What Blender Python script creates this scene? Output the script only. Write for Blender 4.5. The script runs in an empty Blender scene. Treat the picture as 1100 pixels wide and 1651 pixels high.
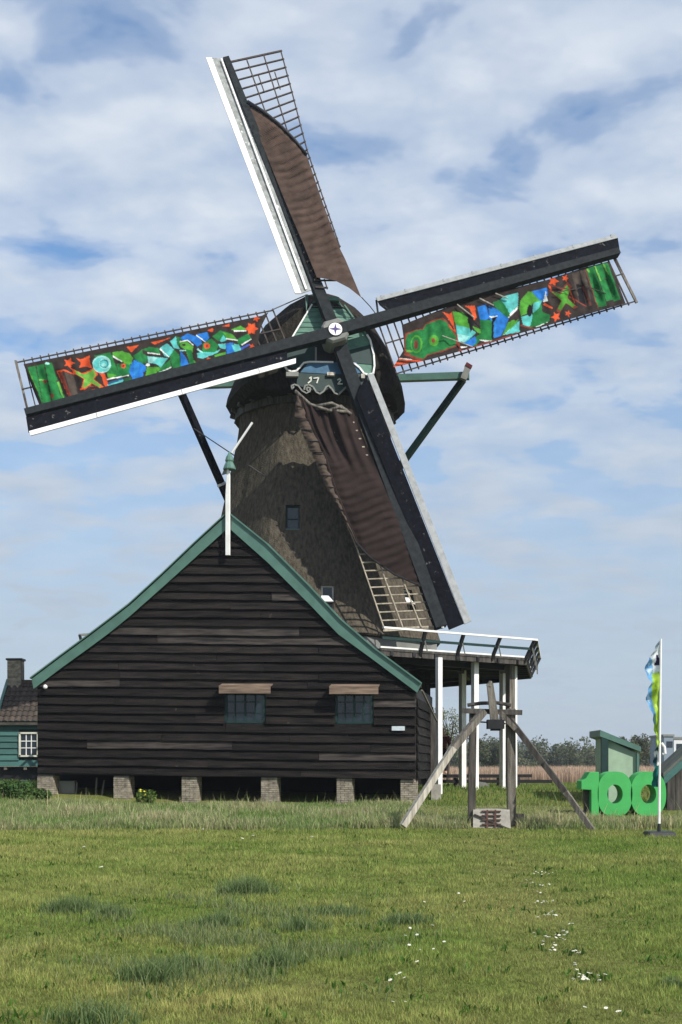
import bpy, bmesh, math, random
import numpy as np
from mathutils import Vector, Matrix
from mathutils.noise import noise as pnoise
random.seed(7); rng = np.random.default_rng(7)
S = bpy.context.scene
R = math.radians

# ------------------------------------------------------------------ camera
F, CX, HY, EYE = 2000.0, 550.0, 1238.0, 1.5      # focal length in photo pixels, centre column, horizon row, eye height
cd = bpy.data.cameras.new('camera'); cam = bpy.data.objects.new('camera', cd); S.collection.objects.link(cam)
cam.location = (0, 0, EYE); cam.rotation_euler = (R(90), 0, 0)
cd.sensor_fit = 'HORIZONTAL'; cd.sensor_width = 36.0; cd.lens = 36.0*F/1100.0
cd.shift_y = (HY-825.5)/1100.0; cd.clip_start = .1; cd.clip_end = 5000
S.camera = cam

# ------------------------------------------------------------------ light
SUN = Vector((.535, -.535, .652)).normalized()
W = bpy.data.worlds.new('World'); S.world = W; W.use_nodes = True
nt = W.node_tree; nt.nodes.clear()
def N(nt, t, **k):
    n = nt.nodes.new(t)
    for a, b in k.items(): setattr(n, a, b)
    return n
def L(nt, a, b): nt.links.new(a, b)
def math_n(nt, op, a, b=None, c=None, clamp=False):
    n = N(nt, 'ShaderNodeMath', operation=op); n.use_clamp = clamp
    for i, v in enumerate((a, b, c)):
        if v is None: continue
        if isinstance(v, (int, float)): n.inputs[i].default_value = v
        else: L(nt, v, n.inputs[i])
    return n.outputs[0]
def ramp(nt, fac, pts, interp='LINEAR'):
    n = N(nt, 'ShaderNodeValToRGB'); n.color_ramp.interpolation = interp
    el = n.color_ramp.elements
    while len(el) < len(pts): el.new(.5)
    for e, (p, c) in zip(el, pts):
        e.position = p; e.color = (c, c, c, 1) if isinstance(c, (int, float)) else (*c, 1)
    L(nt, fac, n.inputs[0]); return n.outputs[0]
sky = N(nt, 'ShaderNodeTexSky', sky_type='NISHITA'); sky.sun_disc = False
sky.sun_elevation = math.asin(SUN.z); sky.sun_rotation = math.atan2(SUN.x, SUN.y)
sky.air_density = 1.0; sky.dust_density = 1.2; sky.ozone_density = 2.0
tc = N(nt, 'ShaderNodeTexCoord'); sep = N(nt, 'ShaderNodeSeparateXYZ'); L(nt, tc.outputs['Generated'], sep.inputs[0])
zc = math_n(nt, 'MAXIMUM', sep.outputs[2], 0.0)
den = math_n(nt, 'ADD', zc, .16)
cx_ = math_n(nt, 'DIVIDE', sep.outputs[0], den); cy_ = math_n(nt, 'DIVIDE', sep.outputs[1], den)
cmb = N(nt, 'ShaderNodeCombineXYZ'); L(nt, cx_, cmb.inputs[0]); L(nt, cy_, cmb.inputs[1])
mp = N(nt, 'ShaderNodeMapping'); L(nt, cmb.outputs[0], mp.inputs[0])
mp.inputs['Location'].default_value = (3.1, 7.4, 0); mp.inputs['Rotation'].default_value = (0, 0, R(12)); mp.inputs['Scale'].default_value = (2.2, 2.5, 1)
n1 = N(nt, 'ShaderNodeTexNoise'); n1.inputs['Scale'].default_value = 1.9; n1.inputs['Detail'].default_value = 4.5; n1.inputs['Roughness'].default_value = .5; n1.inputs['Distortion'].default_value = .35
L(nt, mp.outputs[0], n1.inputs['Vector'])
n2 = N(nt, 'ShaderNodeTexNoise'); n2.inputs['Scale'].default_value = 3.4; n2.inputs['Detail'].default_value = 4; n2.inputs['Roughness'].default_value = .5
L(nt, mp.outputs[0], n2.inputs['Vector'])
cmix = math_n(nt, 'ADD', math_n(nt, 'MULTIPLY', n1.outputs['Fac'], .74), math_n(nt, 'MULTIPLY', n2.outputs['Fac'], .26))
dens = ramp(nt, cmix, [(.34, .10), (.41, .42), (.48, .78), (.60, .97)], 'EASE')
tone = ramp(nt, n2.outputs['Fac'], [(.3, (4.3, 5.1, 6.3)), (.7, (6.1, 6.6, 7.3))])
far = ramp(nt, zc, [(0.0, .92), (.12, .84), (.26, .42), (.38, 0.0)])         # towards the horizon the layer merges into one pale veil
dens2 = math_n(nt, 'MAXIMUM', dens, far)
veil = N(nt, 'ShaderNodeMix', data_type='RGBA'); L(nt, far, veil.inputs[0]); L(nt, tone, veil.inputs[6]); veil.inputs[7].default_value = (3.7, 4.4, 5.3, 1)
mx = N(nt, 'ShaderNodeMix', data_type='RGBA'); hs = N(nt, 'ShaderNodeHueSaturation'); hs.inputs['Saturation'].default_value = 1.22; hs.inputs['Value'].default_value = 1.4; L(nt, sky.outputs[0], hs.inputs['Color']); L(nt, dens2, mx.inputs[0]); L(nt, hs.outputs[0], mx.inputs[6]); L(nt, veil.outputs[2], mx.inputs[7])
bg = N(nt, 'ShaderNodeBackground'); bg.inputs[1].default_value = .11; L(nt, mx.outputs[2], bg.inputs[0])
wo = N(nt, 'ShaderNodeOutputWorld'); L(nt, bg.outputs[0], wo.inputs[0])

sd = bpy.data.lights.new('sun', 'SUN'); sd.energy = 5.0; sd.angle = R(.5); sd.color = (1, .95, .87)
so = bpy.data.objects.new('sun', sd); S.collection.objects.link(so); so.rotation_euler = SUN.to_track_quat('Z', 'Y').to_euler()
S.view_settings.view_transform = 'Standard'; S.view_settings.look = 'None'; S.view_settings.gamma = 1; S.view_settings.use_curve_mapping = False
S.view_settings.exposure = 0.15

# ------------------------------------------------------------------ helpers
def at(px, py, Y): return Vector(((px-CX)/F*Y, Y, EYE+(HY-py)/F*Y))
def ray(px, py): return Vector(((px-CX)/F, 1, (HY-py)/F))
O = Vector((0, 0, EYE))
def hit(px, py, p0, n):
    r = ray(px, py); return O + r*((p0-O).dot(n)/r.dot(n))
def tag(o, label=None, cat=None, group=None, kind=None):
    if label: o['label'] = label
    if cat: o['category'] = cat
    if group: o['group'] = group
    if kind: o['kind'] = kind
    return o
def empty(name, loc):
    o = bpy.data.objects.new(name, None); o.location = loc; o.empty_display_size = .2; S.collection.objects.link(o); return o
def rootloc(p):
    while p.parent: p = p.parent
    return Vector(p.location)
class MB:
    def __init__(s): s.v = []; s.f = []
    def add(s, vs, fs):
        b = len(s.v); s.v += [Vector(v) for v in vs]; s.f += [tuple(i+b for i in f) for f in fs]; return s
    def hexa(s, a, b):            # a, b: two matching quads
        return s.add(list(a)+list(b), [(3, 2, 1, 0), (4, 5, 6, 7), (0, 1, 5, 4), (1, 2, 6, 5), (2, 3, 7, 6), (3, 0, 4, 7)])
    def box(s, c, sx, sy, sz, rz=0):
        m = Matrix.Rotation(rz, 3, 'Z'); c = Vector(c); q = []
        for z in (-.5, .5): q.append([c+m@Vector((x*sx, y*sy, z*sz)) for x, y in ((-.5, -.5), (.5, -.5), (.5, .5), (-.5, .5))])
        return s.hexa(*q)
    def beam(s, p0, p1, w, d=None, side=None, w1=None, d1=None):
        p0, p1 = Vector(p0), Vector(p1); d = d or w; w1 = w1 or w; d1 = d1 or d
        t = (p1-p0).normalized(); side = Vector(side) if side is not None else (Vector((0, 0, 1)).cross(t) if abs(t.z) < .95 else Vector((1, 0, 0)))
        side = (side-t*side.dot(t)).normalized(); o = t.cross(side)
        q = lambda p, a, b: [p-side*a/2-o*b/2, p+side*a/2-o*b/2, p+side*a/2+o*b/2, p-side*a/2+o*b/2]
        return s.hexa(q(p0, w, d), q(p1, w1, d1))
    def tube(s, pts, r, n=6, r1=None):
        pts = [Vector(p) for p in pts]; b = len(s.v); k = len(pts)
        for i, p in enumerate(pts):
            t = (pts[min(i+1, k-1)]-pts[max(i-1, 0)]).normalized()
            a = t.orthogonal().normalized() if abs(t.y) > .9 else (t.cross(Vector((0, 1, 0)))).normalized(); c = t.cross(a)
            rr = r if r1 is None else r+(r1-r)*i/max(1, k-1)
            s.v += [p+(a*math.cos(j*2*math.pi/n)+c*math.sin(j*2*math.pi/n))*rr for j in range(n)]
        for i in range(k-1):
            for j in range(n): s.f.append((b+i*n+j, b+i*n+(j+1) % n, b+(i+1)*n+(j+1) % n, b+(i+1)*n+j))
        s.f.append(tuple(b+j for j in reversed(range(n)))); s.f.append(tuple(b+(k-1)*n+j for j in range(n)))
        return s
    def prism(s, poly, off):
        poly = [Vector(p) for p in poly]; n = len(poly); off = Vector(off)
        return s.add(poly+[p+off for p in poly], [tuple(reversed(range(n))), tuple(range(n, 2*n))]+[(i, (i+1) % n, n+(i+1) % n, n+i) for i in range(n)])
    def lathe(s, c, prof, n=12):
        c = Vector(c); b = len(s.v)
        for r, z in prof: s.v += [c+Vector((r*math.cos(j*2*math.pi/n), r*math.sin(j*2*math.pi/n), z)) for j in range(n)]
        for i in range(len(prof)-1):
            for j in range(n): s.f.append((b+i*n+j, b+i*n+(j+1) % n, b+(i+1)*n+(j+1) % n, b+(i+1)*n+j))
        s.f.append(tuple(b+j for j in reversed(range(n)))); s.f.append(tuple(b+(len(prof)-1)*n+j for j in range(n)))
        return s
    def mesh(s, name, off=Vector()):
        m = bpy.data.meshes.new(name); m.from_pydata([v-off for v in s.v], [], s.f); m.update()
        bm = bmesh.new(); bm.from_mesh(m); bmesh.ops.recalc_face_normals(bm, faces=bm.faces); bm.to_mesh(m); bm.free(); return m
    def build(s, name, mat, parent=None, smooth=False, base=None, bevel=0):
        off = rootloc(parent) if parent else (Vector(base) if base is not None else Vector())
        m = s.mesh(name, off); m.materials.append(mat)
        if smooth: m.shade_smooth()
        o = bpy.data.objects.new(name, m); S.collection.objects.link(o)
        if parent: o.parent = parent
        else: o.location = off
        if bevel:
            b = o.modifiers.new('bevel', 'BEVEL'); b.width = bevel; b.segments = 1; b.limit_method = 'ANGLE'
        return o
def polyline(pts, t):
    d = [0]
    for a, b in zip(pts, pts[1:]): d.append(d[-1]+math.dist(a, b))
    x = t*d[-1]
    for i in range(len(pts)-1):
        if x <= d[i+1] or i == len(pts)-2:
            k = (x-d[i])/max(1e-9, d[i+1]-d[i]); return tuple(a+(b-a)*k for a, b in zip(pts[i], pts[i+1]))
def lerp(a, b, t): return tuple(x+(y-x)*t for x, y in zip(a, b))

# ------------------------------------------------------------------ materials
def mat(name, c, rough=.7, var=.25, scale=(3, 3, 3), bump=.15, c2=None, lo=.35, hi=.65, orand=0., spec=.3, detail=6, fine=0, chips=None, metal=0):
    m = bpy.data.materials.new(name); m.use_nodes = True; t = m.node_tree; b = t.nodes['Principled BSDF']
    b.inputs['Roughness'].default_value = rough; b.inputs['Specular IOR Level'].default_value = spec; b.inputs['Metallic'].default_value = metal
    co = N(t, 'ShaderNodeTexCoord'); mpn = N(t, 'ShaderNodeMapping'); L(t, co.outputs['Object'], mpn.inputs[0]); mpn.inputs['Scale'].default_value = scale
    vec = mpn.outputs[0]
    if orand:
        oi = N(t, 'ShaderNodeObjectInfo'); ad = N(t, 'ShaderNodeVectorMath', operation='MULTIPLY_ADD')
        L(t, oi.outputs['Random'], ad.inputs[0]); ad.inputs[1].default_value = (37, 91, 53); L(t, vec, ad.inputs[2]); vec = ad.outputs[0]
    n = N(t, 'ShaderNodeTexNoise'); n.inputs['Scale'].default_value = 1; n.inputs['Detail'].default_value = detail; n.inputs['Roughness'].default_value = .62; L(t, vec, n.inputs['Vector'])
    c2 = c2 or tuple(x*(1-var) for x in c); c1 = tuple(min(1, x*(1+var*.6)) for x in c)
    col = ramp(t, n.outputs['Fac'], [(lo, c2), (hi, c1)])
    if orand:
        hv = N(t, 'ShaderNodeHueSaturation'); L(t, col, hv.inputs['Color'])
        L(t, math_n(t, 'ADD', math_n(t, 'MULTIPLY', math_n(t, 'POWER', oi.outputs['Random'], 2.2), orand*2), 1-orand*.55), hv.inputs['Value']); col = hv.outputs[0]
    if chips:
        cn = N(t, 'ShaderNodeTexNoise'); cn.inputs['Scale'].default_value = chips[1]; cn.inputs['Detail'].default_value = 8; cn.inputs['Roughness'].default_value = .7; L(t, co.outputs['Object'], cn.inputs['Vector'])
        f = ramp(t, cn.outputs['Fac'], [(chips[2], 0.), (chips[2]+.05, 1.)])
        mm = N(t, 'ShaderNodeMix', data_type='RGBA'); L(t, f, mm.inputs[0]); L(t, col, mm.inputs[6]); mm.inputs[7].default_value = (*chips[0], 1); col = mm.outputs[2]
    L(t, col, b.inputs['Base Color'])
    if bump:
        bp = N(t, 'ShaderNodeBump'); bp.inputs['Strength'].default_value = bump; bp.inputs['Distance'].default_value = .03
        h = n.outputs['Fac']
        if fine:
            fn = N(t, 'ShaderNodeTexNoise'); fn.inputs['Scale'].default_value = fine; fn.inputs['Detail'].default_value = 3; L(t, co.outputs['Object'], fn.inputs['Vector']); h = math_n(t, 'ADD', h, fn.outputs['Fac'])
        L(t, h, bp.inputs['Height']); L(t, bp.outputs[0], b.inputs['Normal'])
    return m
def colmat(name, rough=.7, trans=0., spec=.2, noise_s=0, tint=(1, 1, 1)):
    m = bpy.data.materials.new(name); m.use_nodes = True; t = m.node_tree; b = t.nodes['Principled BSDF']
    b.inputs['Roughness'].default_value = rough; b.inputs['Specular IOR Level'].default_value = spec
    a = N(t, 'ShaderNodeAttribute', attribute_name='Col'); col = a.outputs['Color']
    if noise_s:
        n = N(t, 'ShaderNodeTexNoise'); n.inputs['Scale'].default_value = noise_s; n.inputs['Detail'].default_value = 5
        co = N(t, 'ShaderNodeTexCoord'); L(t, co.outputs['Object'], n.inputs['Vector'])
        hv = N(t, 'ShaderNodeHueSaturation'); L(t, col, hv.inputs['Color']); L(t, ramp(t, n.outputs['Fac'], [(.3, .6), (.7, 1.2)]), hv.inputs['Value']); col = hv.outputs[0]
    L(t, col, b.inputs['Base Color'])
    if trans:
        tr = N(t, 'ShaderNodeBsdfTranslucent'); L(t, col, tr.inputs[0]); ms = N(t, 'ShaderNodeMixShader'); ms.inputs[0].default_value = trans
        L(t, b.outputs[0], ms.inputs[1]); L(t, tr.outputs[0], ms.inputs[2]); L(t, ms.outputs[0], t.nodes['Material Output'].inputs[0])
    return m
M = {}
M['tar'] = mat('tarred_board', (.021, .0172, .015), .7, scale=(1.1, 1.1, 11), bump=.6, c2=(.005, .0045, .0045), lo=.36, hi=.74, orand=.3, fine=40, spec=.12, chips=((.065, .052, .043), 2.4, .655))
M['tar_pale'] = mat('weathered_board', (.050, .041, .035), .75, scale=(1.2, 1.2, 11), bump=.6, c2=(.007, .006, .0055), orand=.25)
M['dark'] = mat('black_tar', (.014, .014, .016), .6, .4, (3, 3, 3), .15)
M['hood'] = mat('grey_hood_wood', (.20, .145, .105), .8, scale=(1.2, 3, 16), bump=.3, c2=(.085, .06, .045))
M['green'] = mat('green_trim_paint', (.080, .165, .135), .5, .18, (2, 2, 2), .05, fine=20)
M['green_d'] = mat('dark_green_paint', (.009, .033, .030), .55, .2, (4, 4, 4), .05)
M['green_k'] = mat('shaded_green_paint', (.007, .026, .022), .5, .2, (4, 4, 4), .05)  # dark green, lowered further so the colour carries the shade on the beard
M['green_g'] = mat('gable_green_paint', (.075, .17, .125), .55, .25, (3, 3, 9), .1, orand=.1)
M['green_p'] = mat('pale_green_paint', (.30, .42, .30), .7, .12, (3, 3, 3), .05)
M['green_h'] = mat('cottage_green_paint', (.042, .112, .102), .6, .2, (1, 1, 6), .1, orand=.1)
M['blue'] = mat('blue_paint', (.035, .11, .19), .6, .25, (4, 4, 4), .05)  # blue darkened to carry the shade lying on its panel
M['white'] = mat('white_paint', (.74, .74, .72), .55, .12, (3, 3, 3), .05, chips=((.28, .25, .22), 9, .68))
M['white_c'] = mat('bright_white_paint', (.76, .76, .75), .6, .10, (3, 3, 3), .05, chips=((.42, .40, .37), 4, .66))
M['cream'] = mat('cream_paint', (.55, .56, .48), .6, .2, (3, 3, 3), .05)
M['stock'] = mat('slate_black_stock', (.021, .025, .028), .8, .35, (6, 6, 6), .1, chips=((.10, .10, .10), 7, .70), spec=.12)
M['board_b'] = mat('black_sail_board', (.008, .009, .013), .9, .4, (6, 6, 6), .15, chips=((.14, .135, .13), 4.5, .615), spec=.06)
M['board_w'] = mat('glint_pale_sail_board', (.25, .265, .26), .75, .3, (5, 5, 5), .1, c2=(.15, .16, .155), chips=((.62, .63, .61), 6, .60))  # pale colour stands in for the bright reflection on a black tarred board
M['strip_g'] = mat('pale_grey_edge', (.30, .315, .32), .7, .2, (5, 5, 5), .05, chips=((.15, .15, .15), 5, .68))
M['lath'] = mat('dark_lath', (.055, .042, .036), .75, .4, (8, 8, 8), .1)
M['lath_p'] = mat('pale_lath', (.34, .30, .23), .8, .4, (8, 8, 8), .1)
M['thatch'] = mat('old_thatch', (.108, .094, .071), .95, scale=(11, 11, 3.6), bump=1.0, c2=(.032, .027, .021), lo=.28, hi=.72, fine=22, spec=.05, detail=9)
M['thatch_d'] = mat('shaded_cap_thatch', (.036, .032, .026), .95, scale=(9, 9, 4), bump=1., c2=(.010, .009, .008), lo=.28, hi=.72, fine=14, spec=.05, detail=9)  # cap thatch painted in its shade tone, darker than the tower's
M['rib'] = mat('weathered_oak', (.17, .155, .13), .8, scale=(14, 14, 1.2), bump=.4, c2=(.06, .053, .045), fine=25)
M['rib_d'] = mat('dark_weathered_oak', (.075, .068, .060), .8, scale=(10, 10, 1.5), bump=.4, c2=(.028, .025, .023))
M['rib_w'] = mat('bleached_timber', (.46, .43, .37), .8, scale=(14, 14, 1.4), bump=.4, c2=(.22, .20, .165))
M['grey'] = mat('grey_paint', (.19, .195, .18), .7, .2, (2, 2, 2), .1)
M['mortar'] = mat('mortar', (.17, .155, .13), .9, .25, (8, 8, 8), .3)
M['brick'] = mat('old_pier_brick', (.32, .285, .225), .9, scale=(5, 5, 9), bump=.5, c2=(.15, .13, .10))
M['tile'] = mat('brown_roof_tile', (.058, .045, .036), .8, .4, (5, 5, 5), .25, orand=.3)
M['glass'] = mat('dark_glass', (.012, .022, .030), .08, .3, (4, 4, 4), .05, spec=.6)
M['sign_w'] = mat('white_sign_plate', (.55, .62, .66), .5, .2, (6, 6, 6), 0)
M['lime'] = mat('bright_green_number_paint', (.055, .37, .095), .65, .10, (3, 3, 3), .03)
M['plastic'] = mat('black_plastic', (.025, .027, .030), .45, .2, (4, 4, 4), .05)
M['concrete'] = mat('concrete', (.30, .285, .25), .9, .25, (5, 5, 5), .3)
M['rust'] = mat('rusty_iron', (.085, .045, .035), .8, .4, (10, 10, 10), .2)
M['rope'] = mat('rope', (.09, .085, .085), .9, .2, (9, 9, 9), 0)
M['foliage'] = colmat('foliage', .65, .3)
M['grass'] = colmat('grass_blades', .6, .42)
M['print'] = colmat('painted_cloth', .8, .12, .1, 5)
M['flag'] = colmat('printed_flag', .6, .35, .2)
M['maroon'] = mat('maroon_jacket', (.10, .018, .022), .85, .2, (6, 6, 6), .1)
M['trouser'] = mat('dark_trousers', (.012, .013, .02), .85, .2, (6, 6, 6), .1)
M['skin'] = mat('skin', (.45, .27, .19), .6, .1, (5, 5, 5), 0)
M['hair'] = mat('dark_hair', (.03, .02, .015), .6, .2, (20, 20, 20), .1)
M['bark'] = mat('bark', (.09, .075, .06), .9, .35, (8, 8, 3), .3)
M['shedroof'] = mat('mossy_shed_roof', (.10, .11, .095), .85, .3, (3, 3, 3), .2)
M['farb'] = mat('far_grey_building', (.20, .25, .31), .8, .1, (1, 1, 1), 0)
M['farw'] = mat('far_white_building', (.65, .66, .67), .8, .1, (1, 1, 1), 0)
def cloth_mat(name, c, tr):
    m = mat(name, c, .9, .3, (2.2, 2.2, 2.2), .25, fine=30, chips=((.30, .25, .22), 3.3, .745), spec=.1)
    t = m.node_tree; b = t.nodes['Principled BSDF']; col = b.inputs['Base Color'].links[0].from_socket
    tn = N(t, 'ShaderNodeBsdfTranslucent'); L(t, col, tn.inputs[0]); ms = N(t, 'ShaderNodeMixShader'); ms.inputs[0].default_value = tr
    L(t, b.outputs[0], ms.inputs[1]); L(t, tn.outputs[0], ms.inputs[2]); L(t, ms.outputs[0], t.nodes['Material Output'].inputs[0]); return m
M['cloth'] = cloth_mat('brown_sailcloth', (.098, .067, .054), .2)
M['cloth_d'] = cloth_mat('dark_brown_sailcloth', (.028, .0195, .018), .06)

# ------------------------------------------------------------------ ground
def sm(a, b, x): x = min(1, max(0, (x-a)/(b-a))); return x*x*(3-2*x)
def gz(x, y):
    z = .11*sm(29.3, 30.2, y)+.28*sm(30.2, 36.5, y)+.36*sm(36.5, 40.5, y)
    z -= .42*sm(52, 72, y)
    z += .16*sm(-4, -12, x)*sm(31, 37, y)*(1-sm(52, 70, y))
    if y < 45: z += .05*pnoise(Vector((x*.35, y*.22, 3)))*sm(4, 8, y) + .018*pnoise(Vector((x*1.1, y*.9, 7)))
    return z
ys = list(np.arange(-6, 44, .4))+list(np.arange(44, 90, 2))+[95, 105, 120, 150, 200, 300, 500, 900, 1600, 2500]
xs = [-2000, -1200, -500, -250, -130, -80, -50, -36, -28]+list(np.arange(-22, 22.1, .5))+[28, 36, 50, 80, 130, 250, 500, 1200, 2000]
g = MB(); nx = len(xs)
g.v = [Vector((x, y, gz(x, y))) for y in ys for x in xs]
g.f = [(j*nx+i, j*nx+i+1, (j+1)*nx+i+1, (j+1)*nx+i) for j in range(len(ys)-1) for i in range(nx-1)]
gm = bpy.data.materials.new('meadow_soil'); gm.use_nodes = True; t = gm.node_tree; b = t.nodes['Principled BSDF']; b.inputs['Roughness'].default_value = .95; b.inputs['Specular IOR Level'].default_value = .05
co = N(t, 'ShaderNodeTexCoord')
na = N(t, 'ShaderNodeTexNoise'); na.inputs['Scale'].default_value = .45; na.inputs['Detail'].default_value = 6; L(t, co.outputs['Object'], na.inputs['Vector'])
nb = N(t, 'ShaderNodeTexNoise'); nb.inputs['Scale'].default_value = 14; nb.inputs['Detail'].default_value = 8; nb.inputs['Roughness'].default_value = .7; L(t, co.outputs['Object'], nb.inputs['Vector'])
ca = ramp(t, na.outputs['Fac'], [(.35, (.150, .180, .045)), (.62, (.220, .205, .078))]); cb = ramp(t, nb.outputs['Fac'], [(.3, (.35, .4, .35)), (.7, (1.05, 1.05, 1.0))])
mm = N(t, 'ShaderNodeMix', data_type='RGBA', blend_type='MULTIPLY'); mm.inputs[0].default_value = 1; L(t, ca, mm.inputs[6]); L(t, cb, mm.inputs[7]); L(t, mm.outputs[2], b.inputs['Base Color'])
bp = N(t, 'ShaderNodeBump'); bp.inputs['Strength'].default_value = .6; bp.inputs['Distance'].default_value = .05; L(t, nb.outputs['Fac'], bp.inputs['Height']); L(t, bp.outputs[0], b.inputs['Normal'])
tag(g.build('ground', gm, smooth=True), kind='structure')

# ------------------------------------------------------------------ BARN
PHI = R(9); BC = Vector((2.23, 36.5, 0)); BE = Vector((-math.cos(PHI), math.sin(PHI), 0)); BM = Vector((-math.sin(PHI), -math.cos(PHI), 0))
def B(px, py, off=0.): return hit(px, py, BC+BM*off, BM)
GL = [(52, 1095), (100, 1059), (145, 1026), (178, 1001), (211, 975.5), (264, 927), (317, 876.5), (364.5, 833)]
GLi = [(55, 1111), (100, 1077), (145, 1044.5), (178, 1020), (211, 993), (264, 946), (317, 898), (364.5, 855)]
GR = [(373.5, 832), (432, 879), (498, 945), (550.8, 1001), (603.6, 1046.5), (680, 1103)]
GRi = [(373.5, 855), (432, 907), (495, 970), (546, 1023), (603.6, 1065), (673, 1117)]
def gx(pts, y):               # column where a slope line crosses row y
    for a, b_ in zip(pts, pts[1:]):
        lo_, hi_ = sorted((a[1], b_[1]))
        if lo_ <= y <= hi_: return a[0]+(b_[0]-a[0])*(y-a[1])/(b_[1]-a[1])
    return None
mid = lambda A, C: [((a[0]+c[0])/2, (a[1]+c[1])/2) for a, c in zip(A, C)]
GLm, GRm = mid(GL, GLi), mid(GR, GRi)
def left_x(y): return max(60, gx(GLm, y) or 60) if y < 1104 else 60
def right_x(y): return min(672, gx(GRm, y) or 672) if y < 1111 else 672
barn = empty('barn', B(366, 1292)); barn.location.z = gz(barn.location.x, barn.location.y)
tag(barn, 'black tarred plank barn with green bargeboards on brick piers', 'barn')
BACK = -5.6
# core shell just behind the boards
poly = [(62, 1249), (670, 1256)]+[(right_x(y), y) for y in (1108, 1050, 1000, 950, 900, 865)]+[(369, 852)]+[(left_x(y), y) for y in (865, 900, 950, 1000, 1050, 1098)]
core = MB(); pf = [B(x, y, -.03) for x, y in poly]
WIN = [(363, 428, 1117, 1166), (541, 602, 1117, 1167)]
core.prism(pf, -BM*(-BACK-.03)); core.build('inner_wall', M['dark'], barn)
# weatherboards
pale = {(18, 'r'), (16, 'r2'), (9, 'l0'), (8, 'l1')}
nrow = 27
for k in range(nrow):
    yl0 = 1247-14.07*k; yr0 = 1256-14.35*k; yl1 = yl0-15.2; yr1 = yr0-15.4
    yb = lambda x: yl0+(yr0-yl0)*(x-60)/612; yt = lambda x: yl1+(yr1-yl1)*(x-60)/612
    xl, xr = left_x(yb(200)), right_x(yb(550)); xlt, xrt = left_x(max(848, yt(200))), right_x(max(850, yt(550)))
    if xr-xl < 8: continue
    joints = [xl]; x = xl+random.uniform(80, 420)
    while x < xr-60: joints.append(x); x += random.uniform(200, 430)
    joints.append(xr)
    segs = list(zip(joints, joints[1:])); out = []
    ym = (yb(400)+yt(400))/2
    for a, c in segs:
        parts = [(a, c)]
        for wx0, wx1, wy0, wy1 in WIN:
            if wy0-3 < ym < wy1+4:
                np_ = []
                for p, q in parts:
                    if q <= wx0 or p >= wx1: np_.append((p, q)); continue
                    if p < wx0: np_.append((p, wx0))
                    if q > wx1: np_.append((wx1, q))
                parts = np_
        out += parts
    for a, c in out:
        if c-a < 4: continue
        at_, ct_ = a, c
        if a == xl: at_ = max(xlt, xl) if xlt > xl else xl
        if c == xr: ct_ = min(xrt, xr)
        if ct_-at_ < 2: at_, ct_ = (a+c)/2-1, (a+c)/2+1
        th = .03; g_ = .5; ns_ = max(1, int((c-a)/38)); bm_ = MB(); j = random.uniform(-.5, .5)
        for q_ in range(ns_+1):
            u = q_/ns_; xb, xt_ = a+g_+(c-a-2*g_)*u, at_+g_+(ct_-at_-2*g_)*u; j = .55*j+random.uniform(-.75, .75); o1 = .098+random.uniform(-.014, .014); o2 = -.012
            bm_.v += [B(xb, yb(xb)+j, o1-th), B(xb, yb(xb)+j, o1), B(xt_, yt(xt_), o2+th), B(xt_, yt(xt_), o2)]
            if q_: b0_ = 4*(q_-1); bm_.f += [(b0_+e, b0_+4+e, b0_+4+(e+1) % 4, b0_+(e+1) % 4) for e in range(4)]
        bm_.f += [(0, 1, 2, 3), (4*ns_+3, 4*ns_+2, 4*ns_+1, 4*ns_)]
        sp = (k == 17 and a > 270 and a < 500) or (k == 10 and a < 70 and c < 330) or (k == 15 and 400 < a < 560) or random.random() < .07
        bm_.build('weatherboard', M['tar_pale'] if sp else M['tar'], barn)
tr_ = MB()
for xx in (670.5, 61.5): pass
# bargeboards
def strip(outer, inner, o0, th):
    m = MB(); n = len(outer); A = [B(*p, o0) for p in outer]; C = [B(*p, o0) for p in inner]; d = BM*th
    for i in range(n-1): m.hexa([C[i], C[i+1], A[i+1], A[i]], [C[i]+d, C[i+1]+d, A[i+1]+d, A[i]+d])
    return m
strip(GL, GLi, .13, .045).build('bargeboard', M['green'], barn); strip(GR, GRi, .13, .045).build('bargeboard', M['green'], barn)
cap_l = [(x, y-2.2) for x, y in GL]; cap_r = [(x+.8, y-2.4) for x, y in GR]
strip(cap_l, GL, .03, .20).build('verge_strip', M['green'], barn); strip(cap_r, GR, .03, .20).build('verge_strip', M['green'], barn)
# roof
for pts in (GL, GR):
    m = MB()
    for a, c in zip(pts, pts[1:]):
        p, q = B(*a, .03), B(*c, .03); dn = Vector((0, 0, -.12)); bk = Vector((.1, 6.4, -.05))
        m.hexa([p+dn, q+dn, q, p], [p+dn+bk, q+dn+bk, q+bk, p+bk])
    m.build('roof', M['tile'], barn)
# side wall (right) boards
sw = -BE
for k in range(9):
    z0 = B(672, 1256-14.35*k).z; z1 = z0+.285
    p = lambda d, z, o: BC+(-BM)*d+sw*o+Vector((0, 0, z))
    for d0, d1 in ((-.03, 2.4), (2.41, 5.6)):
        MB().hexa([p(d0, z0, .035), p(d1, z0, .035), p(d1, z1, -.01), p(d0, z1, -.01)], [p(d0, z0, .068), p(d1, z0, .068), p(d1, z1, .02), p(d0, z1, .02)]).build('weatherboard', M['tar'], barn)
MB().beam(B(680.5, 1113, .05), B(680.5, 1113, .05)-BM*3+Vector((.2, 0, -.8)), .045).build('drainpipe', M['rib'], barn)
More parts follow.
